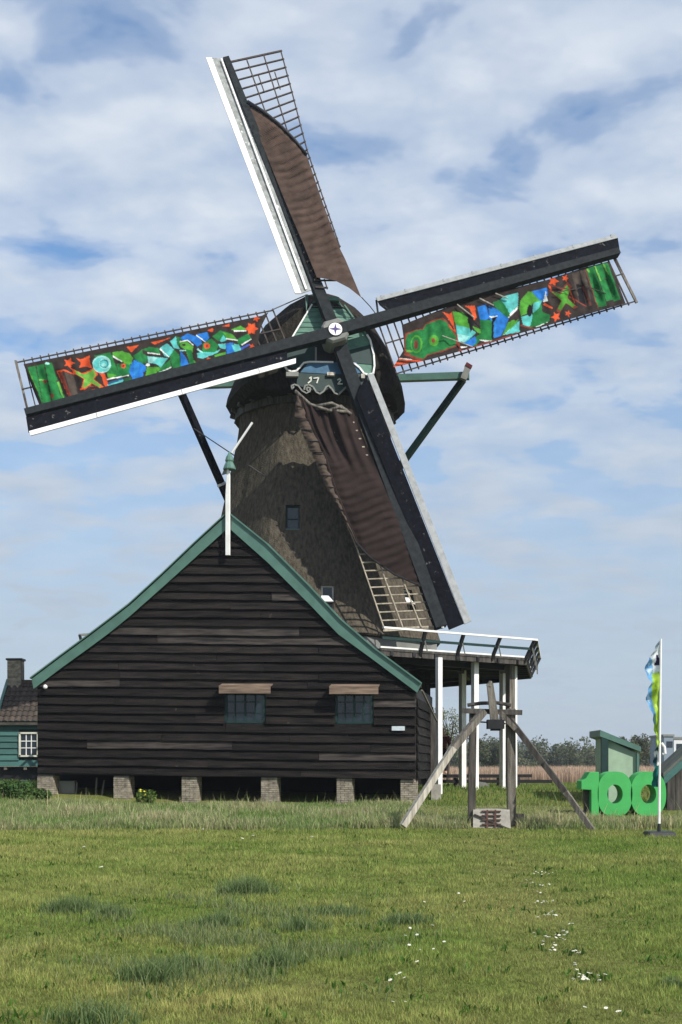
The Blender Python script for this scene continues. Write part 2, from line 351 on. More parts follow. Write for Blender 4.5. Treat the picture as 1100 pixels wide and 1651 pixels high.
# windows
for (x0, x1, y0, y1) in WIN:
    fr = MB()
    o_ = -.015
    def bar(ax, ay, bx, by, w, o0=.0, d=.06): return (B(ax, ay, o0), B(bx, by, o0), w, d, BE if ax == bx else Vector((0, 0, 1)))
    for a in (bar(x0+1.5, y0, x0+1.5, y1, .07), bar(x1-1.5, y0, x1-1.5, y1, .07), bar(x0, y1-1.5, x1, y1-1.5, .06), bar(x0, y0+1.5, x1, y0+1.5, .06)):
        fr.beam(a[0], a[1], a[2], a[3], a[4])
    w = fr.build('window', M['green_d'], barn)
    for i in (1, 2, 3): 
        x = x0+(x1-x0)*i/4; a = bar(x, y0+2, x, y1-2, .035 if i != 2 else .06, -.003, .04); MB().beam(a[0], a[1], a[2], a[3], a[4]).build('glazing_bar', M['green_d'], w)
    for j in (.30, .66):
        y = y0+(y1-y0)*j; a = bar(x0+2, y, x1-2, y, .03, -.006, .03); MB().beam(a[0], a[1], a[2], a[3], a[4]).build('glazing_bar', M['green_d'], w)
    for i in range(4):
        for j, (ja, jb) in enumerate(((.03, .30), (.30, .66), (.66, .97))):
            xa, xb = x0+(x1-x0)*i/4, x0+(x1-x0)*(i+1)/4; ya, yb_ = y0+(y1-y0)*ja, y0+(y1-y0)*jb
            t_ = random.uniform(-.006, .006); 
            q = [B(xa+1, yb_-.8, -.016+t_), B(xb-1, yb_-.8, -.016-t_), B(xb-1, ya+.8, -.016-t_), B(xa+1, ya+.8, -.016+t_)]
            MB().prism(q, BM*-.005).build('pane', M['glass'], w)
    hx0, hx1 = x0-10, x1+8; hb = 1105 if x0 < 500 else 1106
    h = MB(); f0 = [B(hx0, hb+13, .46), B(hx1, hb+13, .46), B(hx1, hb, .43), B(hx0, hb, .43)]
    h.prism(f0, -BM*.035)
    hood = h.build('window_hood', M['hood'], barn)
    tp = MB(); q = [B(hx0, hb+1, .425), B(hx1, hb+1, .425)]; a, c = q
    tp.hexa([a, c, c-BM*.40+Vector((0, 0, .10)), a-BM*.40+Vector((0, 0, .10))], [a-Vector((0, 0, .03)), c-Vector((0, 0, .03)), c-BM*.40+Vector((0, 0, .07)), a-BM*.40+Vector((0, 0, .07))])
    tp.build('hood_top', M['hood'], hood)
# finial
fp = MB(); fp.prism([B(364.6, 896, .19), B(371.6, 896, .19), B(371.6, 762, .19), B(368.8, 755, .19), B(367, 755, .19), B(364.6, 800, .19)], BM*.09)
fin = fp.build('finial_post', M['white'], barn, bevel=.008)
c0 = B(370, 756, .235); s_ = 37.0/2000
MB().lathe(c0, [(.19, -.02), (.19, .01), (.15, .12), (.11, .20), (.13, .25), (.10, .36), (.05, .44), (.02, .5)], 10).build('finial_knob', M['green'], fin, smooth=False)
MB().prism([B(358.5, 766, .2), B(362, 757, .2), B(372, 757, .2), B(366, 764, .2)], BM*.06).build('finial_bracket', M['grey'], fin)
MB().tube([B(374, 730, .235), B(407, 681, .235)], .035, 6).build('finial_rod', M['white_c'], fin)
# lamp, sign
MB().lathe(B(73, 1108, .17)-Vector((0, 0, .06)), [(.02, 0), (.06, .03), (.07, .07), (.05, .12), (.01, .14)], 10).build('wall_lamp', M['white_c'], barn, smooth=True)
sg = MB(); sg.prism([B(632, 1178, .115), B(653, 1178, .115), B(653, 1171, .115), B(632, 1171, .115)], BM*.02); sgo = sg.build('wall_sign', M['sign_w'], barn)
tx = MB()
for yy in (1173.2, 1175.6): tx.prism([B(635, yy+.6, .107), B(650 if yy < 1174 else 646, yy+.6, .107), B(650 if yy < 1174 else 646, yy, .107), B(635, yy, .107)], BM*.002)
# piers
PIERS = [(60, 86, 1249, 1290), (183, 208, 1251, 1296), (293, 318, 1252, 1300), (421, 447, 1253, 1303), (543, 568, 1254, 1305), (646, 671, 1256, 1308)]
for (x0, x1, y0, y1) in PIERS:
    a, b_ = B(x0, y0, .0), B(x1, y0, .0); w = (b_-a).length; u = (b_-a).normalized(); top = min(a.z, b_.z); bot = gz(a.x, a.y)-.12
    c = (a+b_)/2
    cm = MB(); ang = math.atan2(u.y, u.x); cc = c-BM*.27; cm.box((cc.x, cc.y, (top+bot)/2), w-.02, .5, top-bot, ang)
    po = cm.build('brick_pier', M['mortar'], barn)
    bk = MB(); zz = bot; r = 0
    while zz < top-.06:
        nb_ = 2; off_ = .5 if r % 2 else 0
        xx = 0.0; cuts = [0, w/2, w] if r % 2 == 0 else [0, w/4, 3*w/4, w]
        for p, q in zip(cuts, cuts[1:]):
            j = random.uniform(-.006, .006); m_ = a+u*((p+q)/2); bk.box((m_.x+BM.x*(.0+j-.02), m_.y+BM.y*(.0+j-.02), zz+.03), q-p-.014, .07, .052, ang)
        for s2, px_ in ((1, w), (-1, 0)):
            for d in (.15, .38):
                m_ = a+u*(px_)-BM*d-u*s2*.02; bk.box((m_.x, m_.y, zz+.03), .07, .2, .052, ang)
        zz += .064; r += 1
    tag(bk.build('bricks', M['brick'], po), kind='stuff')
# added black panel, its colour standing in for the shade behind the piers, floor beam, loose sticks in the first bay
M['void'] = mat('shade_black', (.005, .005, .005), .9, .3, (3, 3, 3), .1)
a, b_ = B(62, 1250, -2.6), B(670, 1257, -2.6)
MB().hexa([a-Vector((0, 0, 1.3)), b_-Vector((0, 0, 1.3)), b_+Vector((0, 0, .05)), a+Vector((0, 0, .05))], [v-BM*.05 for v in (a-Vector((0, 0, 1.3)), b_-Vector((0, 0, 1.3)), b_+Vector((0, 0, .05)), a+Vector((0, 0, .05)))]).build('crawl_space_shade', M['void'], barn)
for (x0, y0, x1, y1) in ((100, 1288, 94, 1256), (122, 1290, 124, 1262), (154, 1290, 156, 1254), (163, 1290, 168, 1258), (140, 1290, 139, 1270)):
    MB().beam(B(x0, y0+4, -.35), B(x1, y1, -.45), .045).build('stick', M['rib'], barn)
MB().box(B(108, 1272, -.6), .55, .3, .5).build('stored_board', M['grey'], barn)

# ------------------------------------------------------------------ WINDMILL
YAW, TILT = R(7), R(10)
WN = Vector((math.sin(YAW)*math.cos(TILT), -math.cos(YAW)*math.cos(TILT), math.sin(TILT)))     # wheel normal, towards the front
HUB = at(540, 535, 43.0)
def P(px, py, off=0.): return hit(px, py, HUB+WN*off, WN)
TC = Vector((-1.0, 47.1, 0)); GZ = .75
mill = empty('windmill', (TC.x, TC.y, gz(TC.x, TC.y)))
tag(mill, 'thatched windmill with four cloth sails and a white railed gallery', 'windmill')
def octa(a, z, rot=0., c=TC):
    r = a/math.cos(math.pi/8)
    return [Vector((c.x+r*math.cos(rot+math.pi/8+i*math.pi/4), c.y+r*math.sin(rot+math.pi/8+i*math.pi/4), z)) for i in range(8)]
def loft(rings):
    m = MB(); n = len(rings[0])
    for r in rings: m.v += r
    for i in range(len(rings)-1):
        for j in range(n): m.f.append((i*n+j, i*n+(j+1) % n, (i+1)*n+(j+1) % n, (i+1)*n+j))
    m.f.append(tuple(reversed(range(n)))); m.f.append(tuple((len(rings)-1)*n+j for j in range(n))); return m
# thatched tower
prof = [(6.05, 4.36), (6.12, 4.42), (6.6, 4.27), (7.5, 4.02), (8.5, 3.79), (9.5, 3.6), (10.9, 3.36), (11.7, 3.22), (12.6, 3.08), (13.5, 2.9), (15.1, 2.72)]
prof = [(z, a+.28*max(0, 1-(z-6.05)/7)) for z, a in prof]
def prof_a(z):
    for (z0, a0), (z1, a1) in zip(prof, prof[1:]):
        if z0 <= z <= z1: return a0+(a1-a0)*(z-z0)/(z1-z0)
    return prof[-1][1]
rings = []; NS = 9
zs = [6.05, 6.12]+list(np.arange(6.4, 15.11, .3))
for z in zs:
    base = octa(prof_a(z), z); rr = []
    for i in range(8):
        p, q = base[i], base[(i+1) % 8]
        for k in range(NS):
            v = p.lerp(q, k/NS); d = (v-Vector((TC.x, TC.y, z))); e = min(k, NS-k)/NS
            sc = 1-.022*math.exp(-(e/.09)**2)
            sc += .006*pnoise(Vector((v.x*1.3, v.y*1.3, z*1.1)))
            rr.append(Vector((TC.x, TC.y, z))+d*sc)
    rings.append(rr)
tower = loft(rings).build('tower', M['thatch'], mill, smooth=False)
def tower_y(px, py, ang=-90):   # point of the (slanting) facet seen at a pixel
    an = R(ang); nrm = Vector((math.cos(an), math.sin(an), .21)).normalized()
    zz = 9.
    for _ in range(8):
        p = hit(px, py, Vector((TC.x, TC.y, zz))+Vector((math.cos(an), math.sin(an), 0))*prof_a(zz), nrm); zz = p.z
    return p
tw = [(472, 834, .50, .90, -90, False), (528, 963, .44, .86, -90, True), (661, 968, .46, .80, -45, True)]
cut = MB(); cents = []
for px, py, w, h, an, flap in tw:
    p = tower_y(px, py, an); d = Vector((math.cos(R(an)), math.sin(R(an)), 0)); cents.append((p, d, w, h, flap)); cut.box(p, .9, w, h, R(an))
cm_ = cut.mesh('cutter'); co_ = bpy.data.objects.new('cutter', cm_); S.collection.objects.link(co_)
co_.location = (0, 0, 0); tower_off = rootloc(mill)
bo = tower.modifiers.new('b', 'BOOLEAN'); bo.object = co_; bo.operation = 'DIFFERENCE'; bo.solver = 'EXACT'
bpy.context.view_layer.update(); dg = bpy.context.evaluated_depsgraph_get()
nm = bpy.data.meshes.new_from_object(tower.evaluated_get(dg)); tower.modifiers.clear(); tower.data = nm
bpy.data.objects.remove(co_, do_unlink=True)
for p, d, w, h, flap in cents:
    s_ = Vector((-d.y, d.x, 0)); bk = p-d*.24; up = Vector((0, 0, 1)); m = MB()
    for a in (-1, 1): m.beam(bk+s_*a*(w/2-.03)-up*h/2, bk+s_*a*(w/2-.03)+up*h/2, .06, .06, s_)
    for a in (-1, 1): m.beam(bk+up*a*(h/2-.03)-s_*w/2, bk+up*a*(h/2-.03)+s_*w/2, .06, .056, up)
    wo_ = m.build('tower_window', M['green_d'] if not flap else M['cream'], mill)
    q = bk-d*.02; MB().beam(q-up*h/2, q+up*h/2, w, .01, s_).build('pane', M['glass'], wo_)
    MB().beam(bk-s_*w/2-up*.02, bk+s_*w/2-up*.02, .035, .04, up).build('glazing_bar', M['green_d'], wo_)
    sl = p-up*(h/2-.02-(.26 if flap else 0)); MB().beam(sl-s_*w*.5-d*.1, sl+s_*w*.5-d*.1, .04, .30, up).build('sill', M['green'] if not flap else M['white'], wo_)
    if flap: MB().hexa([sl+s_*w*.48+d*.05, sl-s_*w*.48+d*.05, sl-s_*w*.48-d*.1+up*.2, sl+s_*w*.1-d*.1+up*.2], [sl+s_*w*.48+d*.08, sl-s_*w*.48+d*.08, sl-s_*w*.48-d*.07+up*.22, sl+s_*w*.1-d*.07+up*.22]).build('shutter_flap', M['white'], wo_)
# lower octagonal base of upright dark boards
base_ring = octa(4.28, 0); 
loft([octa(4.2, gz(TC.x, TC.y)-.3), octa(4.2, 5.15)]).build('base_wall', M['dark'], mill)
for i in (4, 5, 6, 7):
    p, q = base_ring[i], base_ring[(i+1) % 8]; n_ = ((p+q)/2-TC); n_.z = 0; n_.normalize()
    for k in range(12):
        a = p.lerp(q, k/12+.003); c = p.lerp(q, (k+1)/12-.003); dz = Vector((0, 0, 1)); o_ = random.uniform(-.015, .015)
        z0 = gz(a.x, a.y)-.2
        MB().hexa([a+n_*o_+dz*z0, c+n_*o_+dz*z0, c+n_*o_+dz*5.1, a+n_*o_+dz*5.1], [v-n_*.07 for v in (a+dz*z0, c+dz*z0, c+dz*5.1, a+dz*5.1)]).build('base_board', M['tar'], mill)
# pale skirting round the tower on the gallery
ring_o, ring_i = octa(4.5, 0), octa(4.42, 0)
m = MB()
for z0, z1, dd in ((5.27, 5.56, 0), (5.60, 6.02, -.03)):
    for i in range(4, 8):
        p, q = ring_o[i], ring_o[(i+1) % 8]; a, c = ring_i[i], ring_i[(i+1) % 8]; dz = Vector((0, 0, 1))
        m.hexa([p+dz*z0, q+dz*z0, c+dz*z0, a+dz*z0], [p+dz*z1, q+dz*z1, c+dz*z1, a+dz*z1])
m.build('tower_skirting', M['grey'], mill)

# gallery
GA = 7.98; GROT = R(-10); GC = Vector((-.98, 46.5, 0))
def ga_pt(a, i, z): return octa(a, z, GROT, GC)[i % 8]
gal_sides = [(5, 6, .34, 1.0), (6, 7, 0, 1), (7, 0, 0, 1), (0, 1, 0, 1), (1, 2, 0, 1), (2, 3, 0, 1), (3, 4, 0, .62)]
# side 5-6 is the front one; the barn roof stands in front of and inside the left front side
def gseg(i, t, a, z): return ga_pt(a, i, z).lerp(ga_pt(a, i+1, z), t)
gal = None
SIDES = [(6, .06, 1.0), (7, 0, 1.0), (0, 0, 1.0), (1, 0, 1.0), (2, 0, 1.0), (3, 0, 1.0), (4, 0, .30)]
dk = MB()
for (i, t0, t1) in SIDES:
    a, c = gseg(i, t0, GA, 5.13), gseg(i, t1, GA, 5.13); e, f_ = gseg(i, t0, 4.0, 5.13), gseg(i, t1, 4.0, 5.13); dz = Vector((0, 0, .07))
    dk.hexa([a, c, f_, e], [a+dz, c+dz, f_+dz, e+dz])
gal = dk.build('gallery', M['rib_d'], mill)
for (i, t0, t1) in SIDES:
    fb = MB(); fb.beam(gseg(i, t0, GA-.05, 5.05), gseg(i, t1, GA-.05, 5.05), .05, .16, side=None).build('deck_edge', M['rib_d'], gal)
    MB().beam(gseg(i, t0, GA-.9, 4.96), gseg(i, t1, GA-.9, 4.96), .2, .24).build('ring_beam', M['dark'], gal)
    MB().beam(gseg(i, t0, GA-2.4, 4.98), gseg(i, t1, GA-2.4, 4.98), .18, .2).build('ring_beam', M['dark'], gal)
    nj = 7
    for k in range(nj):
        t = t0+(t1-t0)*(k+.5)/nj
        MB().beam(gseg(i, t, GA+.02, 5.06), gseg(i, t, 3.6, 5.06), .11, .13).build('joist', M['dark'], gal)
    MB().beam(gseg(i, t0, GA+.30, 5.80), gseg(i, t1, GA+.30, 5.80), .085, .06).build('top_rail', M['white'], gal)
    MB().beam(gseg(i, t0, GA+.16, 5.50), gseg(i, t1, GA+.16, 5.50), .06, .08).build('mid_rail', M['green_d'], gal)
    MB().beam(gseg(i, t0, GA-.02, 5.235), gseg(i, t1, GA-.02, 5.235), .05, .05).build('toe_rail', M['white'], gal)
    ps = [.04, .36, .68, .99] if t0 < .05 or t0 > .2 else [.29, .52, .76, .99]
    if i == 6: ps = [.30, .53, .76, .985]
    for t in ps:
        if not t0 <= t <= t1: continue
        MB().beam(gseg(i, t, GA-.08, 5.0), gseg(i, t, GA+.30, 5.78), .10, .09).build('rail_post', M['dark'], gal)
        MB().beam(gseg(i, t+.022, GA+.20, 5.16), gseg(i, t+.005, GA+.20, 5.55), .04, .04).build('rail_strut', M['grey'], gal)
cnr = MB(); cnr.beam(at(133, 1041, 44.5), at(128.5, 1024, 44.5), .09, .09); cnr.build('rail_post', M['dark'], gal)
MB().beam(at(127, 1024, 44.5), at(147, 1022.5, 44.5), .09, .08).build('top_rail', M['grey'], gal); MB().beam(at(133, 1036, 44.5), at(143, 1025, 44.5), .07, .06).build('rail_strut', M['white'], gal)
# columns under the gallery
for (px, Y, w, mt) in ((708, 39.4, .165, 'white'), (746, 44.6, .20, 'white'), (766, 41.2, .19, 'white'), (812, 43.9, .22, 'white'), (823, 42.3, .24, 'rib'), (829.5, 42.6, .15, 'white')):
    x = (px-CX)/F*Y; g0 = gz(x, Y)
    MB().beam((x, Y, g0-.2), (x, Y, 5.0), w, w*.9, side=Vector((math.cos(R(33)), math.sin(R(33)), 0))).build('column', M[mt], gal)
# cap
AX = Vector((math.sin(YAW), -math.cos(YAW), 0)); LX = Vector((math.cos(YAW), math.sin(YAW), 0))
CC = Vector((HUB.x, HUB.y, 0))-AX*3.75; CC.x -= .22
arch = [(0, -.30), (2.6, -.30), (3.12, -.25), (3.42, .05), (3.36, .35), (3.05, 1.12), (2.68, 1.95), (2.1, 2.8), (1.35, 3.45), (.6, 3.85), (0, 4.0)]
def cappt(a, l, z): return CC+AX*a+LX*l+Vector((0, 0, 15.1+z))
secs = [(2.85, .72, .74), (2.5, .80, .80), (1.8, .87, .91), (.6, .95, .99), (-.5, 1, 1), (-1.7, .93, .94), (-2.8, .74, .8), (-3.5, .5, .6), (-3.8, .3, .4)]
rings = []
for a, sw_, sh in secs:
    pts = [(l, z) for l, z in arch]+[(-l, z) for l, z in reversed(arch[1:-1])]
    rings.append([cappt(a, l*sw_, z*sh if z > 0 else z)+Vector((0, 0, .05*pnoise(Vector((a*1.2, l, z))))) for l, z in pts])
cap = loft(rings).build('cap', M['thatch_d'], mill)
m = MB(); cr = [Vector((TC.x+3.02*math.cos(i*math.pi/12), TC.y+3.02*math.sin(i*math.pi/12), 14.55)) for i in range(24)]
loft([[v for v in cr], [v+Vector((0, 0, .30)) for v in cr]]).build('curb_ring', M['rib_d'], cap)
m = MB()
for k in range(24):
    an = k*math.pi/12; d = Vector((math.cos(an), math.sin(an), 0)); m = MB(); m.beam(Vector((TC.x, TC.y, 14.68))+d*2.6, Vector((TC.x, TC.y, 14.86))+d*3.2, .16, .14); 
    m.build('eave_block', M['rib_d'], cap)
# cap front: pixel tracing on the gable plane
GP = cappt(2.95, 0, 1.9); GN = (AX*math.cos(R(10))+Vector((0, 0, math.sin(R(10))))).normalized()
def C(px, py, off=0.): return hit(px, py, GP+GN*off, GN)
def cstrip(pts, w, off, th, name, mt, parent):
    m = MB()
    for a, c in zip(pts, pts[1:]):
        p, q = C(*a, off), C(*c, off); e = (q-p).normalized()*w*.25
        m.beam(p-e, q+e, w, th, side=(q-p).cross(GN))
    return m.build(name, mt, parent)
back_poly = [(463, 590), (470, 545), (505, 490), (546, 487), (575, 520), (596, 541), (605, 560), (605, 600), (560, 622), (470, 622)]
MB().prism([C(x, y, -.05) for x, y in back_poly], -GN*.3).build('gable_backing', M['dark'], cap)
gl = [(470, 545), (503, 492), (520, 484), (546, 486), (556, 494), (576, 521), (597, 546)]
def gable_x(y):
    l = 470+(503-470)*(545-y)/(53); r = 546+(598-546)*(y-486)/(60); return max(462, l), min(600, r)
yy = 486
while yy < 541:
    y1 = yy+8.2; l0, r0 = gable_x(yy); l1, r1 = gable_x(y1)
    if yy < 492: l0, l1 = 505, 500
    f_ = [C(l1, y1, .05), C(r1, y1, .05), C(r0, yy-1, .02), C(l0, yy-1, .02)]
    MB().hexa([v-GN*.03 for v in f_], f_).build('gable_board', M['green_g'], cap); yy += 8.2
cstrip([(503, 491), (470, 546)], .05, .08, .03, 'gable_edge', M['white'], cap)
cstrip([(556, 492), (576, 520), (596, 545)], .05, .08, .03, 'gable_edge', M['green_g'], cap)
cstrip([(520, 483), (545, 484)], .14, .10, .2, 'ridge_block', M['green_g'], cap)
lp = [(468, 548), (509, 548), (509, 586), (478, 596), (466, 592), (461, 580)]
MB().prism([C(x, y, .0) for x, y in lp], GN*.05).build('side_panel', M['green_d'], cap)
rp = [(555, 548), (594, 540), (601, 560), (603, 590), (600, 602), (592, 604), (585, 600), (575, 588), (556, 585)]
MB().prism([C(x, y, .0) for x, y in rp], GN*.05).build('side_panel', M['green_g'], cap)
rp2 = [(558, 566), (597, 556), (601, 588), (558, 584)]
MB().prism([C(x, y, .052) for x, y in rp2], GN*.02).build('shutter', M['green_d'], cap)
MB().prism([C(x, y, .0) for x, y in ((511, 560), (554, 560), (554, 586), (511, 586))], GN*.02).build('door_opening', M['dark'], cap)
cstrip([(509.5, 561), (509.5, 584)], .06, .07, .05, 'door_post', M['grey'], cap)
cstrip([(555, 563), (555, 584)], .06, .07, .05, 'door_post', M['grey'], cap)
MB().prism([C(x, y, .06) for x, y in ((484, 601), (498, 585), (575, 585), (586, 602), (540, 604))], GN*.04).build('blue_panel', M['blue'], cap)
cstrip([(459, 590), (463, 596), (470, 599), (478, 598), (484, 592), (490, 585), (500, 583.5), (537, 584)], .055, .12, .05, 'white_moulding', M['white'], cap)
cstrip([(556, 585), (572, 586.5), (580, 593), (587, 602), (594, 604.5), (602, 602), (604, 590), (603, 572), (597, 548), (592, 540)], .06, .12, .05, 'white_moulding', M['white_c'], cap)
bp_ = [(480, 603), (600, 604), (590, 622), (580, 632), (560, 628), (545, 634), (530, 628), (520, 634), (500, 630), (478, 622)]
MB().prism([C(x, y, .0) for x, y in bp_], GN*.08).build('beard_board', M['green_k'], cap)
wave = [(474, 624), (471, 627), (470, 622), (475, 620), (481, 622), (487, 630), (494, 634), (500, 631), (500, 625.5), (496, 624.5), (494, 628), (497, 630)]
cstrip(wave, .05, .10, .04, 'scroll', M['grey'], cap)
cstrip([(490.5, 628), (492, 622), (498, 620), (505, 624), (510, 632), (516, 635), (522, 631), (526, 624), (530, 622), (535, 627), (540, 634), (546, 636), (552, 630), (558, 624), (563, 627)], .055, .10, .04, 'scroll', M['grey'], cap)
for pts in ([(499, 610), (502, 608), (501.5, 614), (497, 617.5)], [(506, 610), (514, 609), (511, 617.5)], [(544.5, 612.5), (548, 610.5), (549.5, 613), (545, 619), (552, 619)], [(560, 610), (567, 610), (563, 619)]):
    cstrip(pts, .042, .10, .03, 'numeral', M['cream'], cap)
for q in ((461, 481, 602, 609), (527, 540, 602.5, 607.5), (582, 588, 605, 612)):
    MB().prism([C(q[0], q[3], .08), C(q[1], q[3], .08), C(q[1], q[2], .08), C(q[0], q[2], .08)], GN*.12).build('beam_end', M['rib_w'] if q[0] != 461 else M['grey'], cap)
MB().prism([C(494, 505, .1), C(497, 476, .1), C(492, 476, .1)], GN*.06).build('cap_hook', M['green'], cap)
# windshaft and hub
MB().tube([HUB-WN*2.3, HUB-WN*.2], .36, 12).build('windshaft', M['stock'], mill)
hb_ = MB(); 
ex = Vector((math.cos(YAW), math.sin(YAW), 0)); ey = ex.cross(-WN).normalized(); ey = ey if ey.z > 0 else -ey
a0 = R(19.2); U = ex*math.cos(a0)+ey*math.sin(a0); V = -ex*math.sin(a0)+ey*math.cos(a0)
def oct8(s, c, z): return [HUB+WN*z+U*x*s+V*y*s for x, y in ((-1, -c), (-c, -1), (c, -1), (1, -c), (1, c), (c, 1), (-c, 1), (-1, c))]
hb = loft([oct8(.42, .62, -.62), oct8(.42, .62, .08), oct8(.36, .62, .16)]).build('hub', M['grey'], mill)
dpts = [(math.cos(i*math.pi/10), math.sin(i*math.pi/10)) for i in range(20)]
MB().prism([HUB+WN*.162+U*x*.265+V*y*.265 for x, y in dpts], WN*.02).build('hub_ring', M['stock'], hb)
MB().prism([HUB+WN*.184+U*x*.235+V*y*.235 for x, y in dpts], WN*.015).build('hub_disc', M['white_c'], hb)
M['purple'] = mat('purple_paint', (.06, .035, .16), .5, .2, (4, 4, 4), 0)
st = [(math.cos(i*math.pi/4+math.pi/2), math.sin(i*math.pi/4+math.pi/2)) for i in range(8)]
MB().prism([HUB+WN*.201+ex*x*(.21 if i % 2 == 0 else .055)+ey*y*(.21 if i % 2 == 0 else .055) for i, (x, y) in enumerate(st)], WN*.012).build('hub_star', M['purple'], hb)
for s in (-1, 1):
    MB().beam(HUB+WN*.02+U*s*.5-V*.12, HUB+WN*.02+U*s*.85-V*.12, .08, .1).build('wedge', M['stock'], hb); MB().beam(HUB-WN*.45+V*s*.5-U*.1, HUB-WN*.45+V*s*.8-U*.1, .08, .1).build('wedge', M['rib_d'], hb)

# --- sails
def wbox(pts, o0, th, o1=None):      # pixel polygon in the wheel plane; o1 = offset of the last two points
    n = len(pts); offs = [o0]*n
    if o1 is not None:
        for i in range(n//2, n): offs[i] = o1
    a = [P(*p, o) for p, o in zip(pts, offs)]; return MB().prism(a, WN*th)
def wbeam(p0, p1, w, d, o0, o1=None, m=None, w1=None):
    a, c = P(*p0, o0), P(*p1, o0 if o1 is None else o1); m = m or MB(); m.beam(a, c, w, d, side=(c-a).cross(WN), w1=w1); return m
def coons(top, bot, left, right, nu, nv, offf):
    """top/bot run left->right, left/right run top->bottom; returns vertices, pixel positions and faces"""
    px = np.zeros((nv+1, nu+1, 2)); vs = []
    for j in range(nv+1):
        v = j/nv; l, r = polyline(left, v), polyline(right, v)
        for i in range(nu+1):
            u = i/nu; tp, bt = polyline(top, u), polyline(bot, u)
            q = [(1-v)*tp[k]+v*bt[k]+(1-u)*l[k]+u*r[k]-((1-u)*(1-v)*top[0][k]+u*(1-v)*top[-1][k]+(1-u)*v*bot[0][k]+u*v*bot[-1][k]) for k in (0, 1)]
            px[j, i] = q; vs.append(P(q[0], q[1], offf(u, v, q)))
    fs = [(j*(nu+1)+i, j*(nu+1)+i+1, (j+1)*(nu+1)+i+1, (j+1)*(nu+1)+i) for j in range(nv) for i in range(nu)]
    return vs, px.reshape(-1, 2), fs
def pip(P_, poly):
    x, y = P_[:, 0], P_[:, 1]; ins = np.zeros(len(P_), bool); n = len(poly)
    for i in range(n):
        (x0, y0), (x1, y1) = poly[i], poly[(i+1) % n]
        c = ((y0 > y) != (y1 > y)) & (x < (x1-x0)*(y-y0)/((y1-y0) or 1e-9)+x0); ins ^= c
    return ins
def paint(px, base, shapes):
    col = np.tile(np.array(base), (len(px), 1))
    for (sc, ox, oy), c, poly in shapes:
        if poly[0] == 'c': _, cx, cy, rx, ry = poly; poly = [(cx+rx*math.cos(a*.3142), cy+ry*math.sin(a*.3142)) for a in range(20)]
        if poly[0] == 'l':
            _, x0, y0, x1, y1, w = poly; d = math.hypot(x1-x0, y1-y0); nx_, ny_ = -(y1-y0)/d*w, (x1-x0)/d*w; poly = [(x0-nx_, y0-ny_), (x1-nx_*.6, y1-ny_*.6), (x1+nx_*.6, y1+ny_*.6), (x0+nx_, y0+ny_)]
        col[pip(px, [(ox+a/sc, oy+b/sc) for a, b in poly])] = c
    return col
def cloth_obj(name, vs, fs, mt, parent, col=None):
    off = rootloc(parent); m = bpy.data.meshes.new(name); m.from_pydata([v-off for v in vs], [], fs); m.update(); m.materials.append(mt); m.shade_smooth()
    if col is not None:
        ca_ = m.color_attributes.new('Col', 'FLOAT_COLOR', 'POINT'); ca_.data.foreach_set('color', np.hstack([col, np.ones((len(col), 1))]).astype(np.float32).ravel())
    o = bpy.data.objects.new(name, m); S.collection.objects.link(o); o.parent = parent; return o
def lattice(parent, inner, outer, n, laths, mt, o_in=-.16, o_out=-.26, ext=.02, frm=0., to=1.):
    for i in range(n+1):
        t = frm+(to-frm)*i/n; a, c = polyline(inner, t), polyline(outer, t); c2 = lerp(a, c, 1+ext)
        wbeam(a, c2, .042 if i else .06, .05, o_in, o_out-.06*t, m=None).build('lattice_bar', mt, parent)
    for k in laths:
        m = MB(); K = 14; pts = [lerp(polyline(inner, frm+(to-frm)*i/K), polyline(outer, frm+(to-frm)*i/K), k) for i in range(K+1)]
        for i in range(K): wbeam(pts[i], pts[i+1], .04, .035, o_in+(o_out-o_in)*k+.045-.06*k*i/K, o_in+(o_out-o_in)*k+.045-.06*k*(i+1)/K, m)
        m.build('lattice_lath', mt, parent)
def crease(q, tip, hub, sp, k=1.):      # sag between the lattice bars: rounded bulges meeting in sharp creases
    d = math.dist(tip, hub); dx, dy = (hub[0]-tip[0])/d, (hub[1]-tip[1])/d
    a = (q[0]-tip[0])*dx+(q[1]-tip[1])*dy; b = -(q[0]-tip[0])*dy+(q[1]-tip[1])*dx
    ph = a/sp+.35*pnoise(Vector((a*.02, b*.03, 1.5))); w = .85+.7*pnoise(Vector((a*.035, b*.02, 7)))
    return abs(math.sin(math.pi*ph))**k*min(1.3, max(.35, w))
# top sail
s1 = wbeam((540, 535), (364, 96), .40, .34, -.45, -.12, w1=.22).build('sail_stock', M['stock'], mill)
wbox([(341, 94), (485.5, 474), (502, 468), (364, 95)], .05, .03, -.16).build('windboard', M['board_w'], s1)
wbox([(332, 94), (476, 474), (486, 474), (341.5, 94)], .075, .05).build('windboard_edge', M['white_c'], s1)
wbox([(356, 95), (492.5, 467), (495.5, 466), (358.5, 95)], .02, .03).build('windboard_strip', M['white_c'], s1)
inn = [(366, 101), (512, 465)]; outr = [(453, 82), (474, 160), (494, 238), (523, 325), (548, 398), (540, 440), (528, 464)]
lattice(s1, inn, [(453, 82), (474, 160), (494, 238), (523, 325), (552, 409)], 24, (.36, .68, 1.0), M['lath'], to=.965)
wbeam((509, 452), (543, 452), .045, .05, -.2).build('lattice_bar', M['lath'], s1); wbeam((509, 463), (529, 464), .045, .05, -.2).build('lattice_bar', M['lath'], s1)
wbeam((523, 450), (528, 466), .04, .04, -.15).build('lattice_lath', M['lath'], s1)
for x in ((417, 122, 426, 148), (443, 116, 452, 144)): wbeam(x[:2], x[2:], .035, .03, -.15).build('lattice_lath', M['lath'], s1)
topc = [(399, 164), (425, 180), (450, 200), (475, 225), (494.5, 249)]
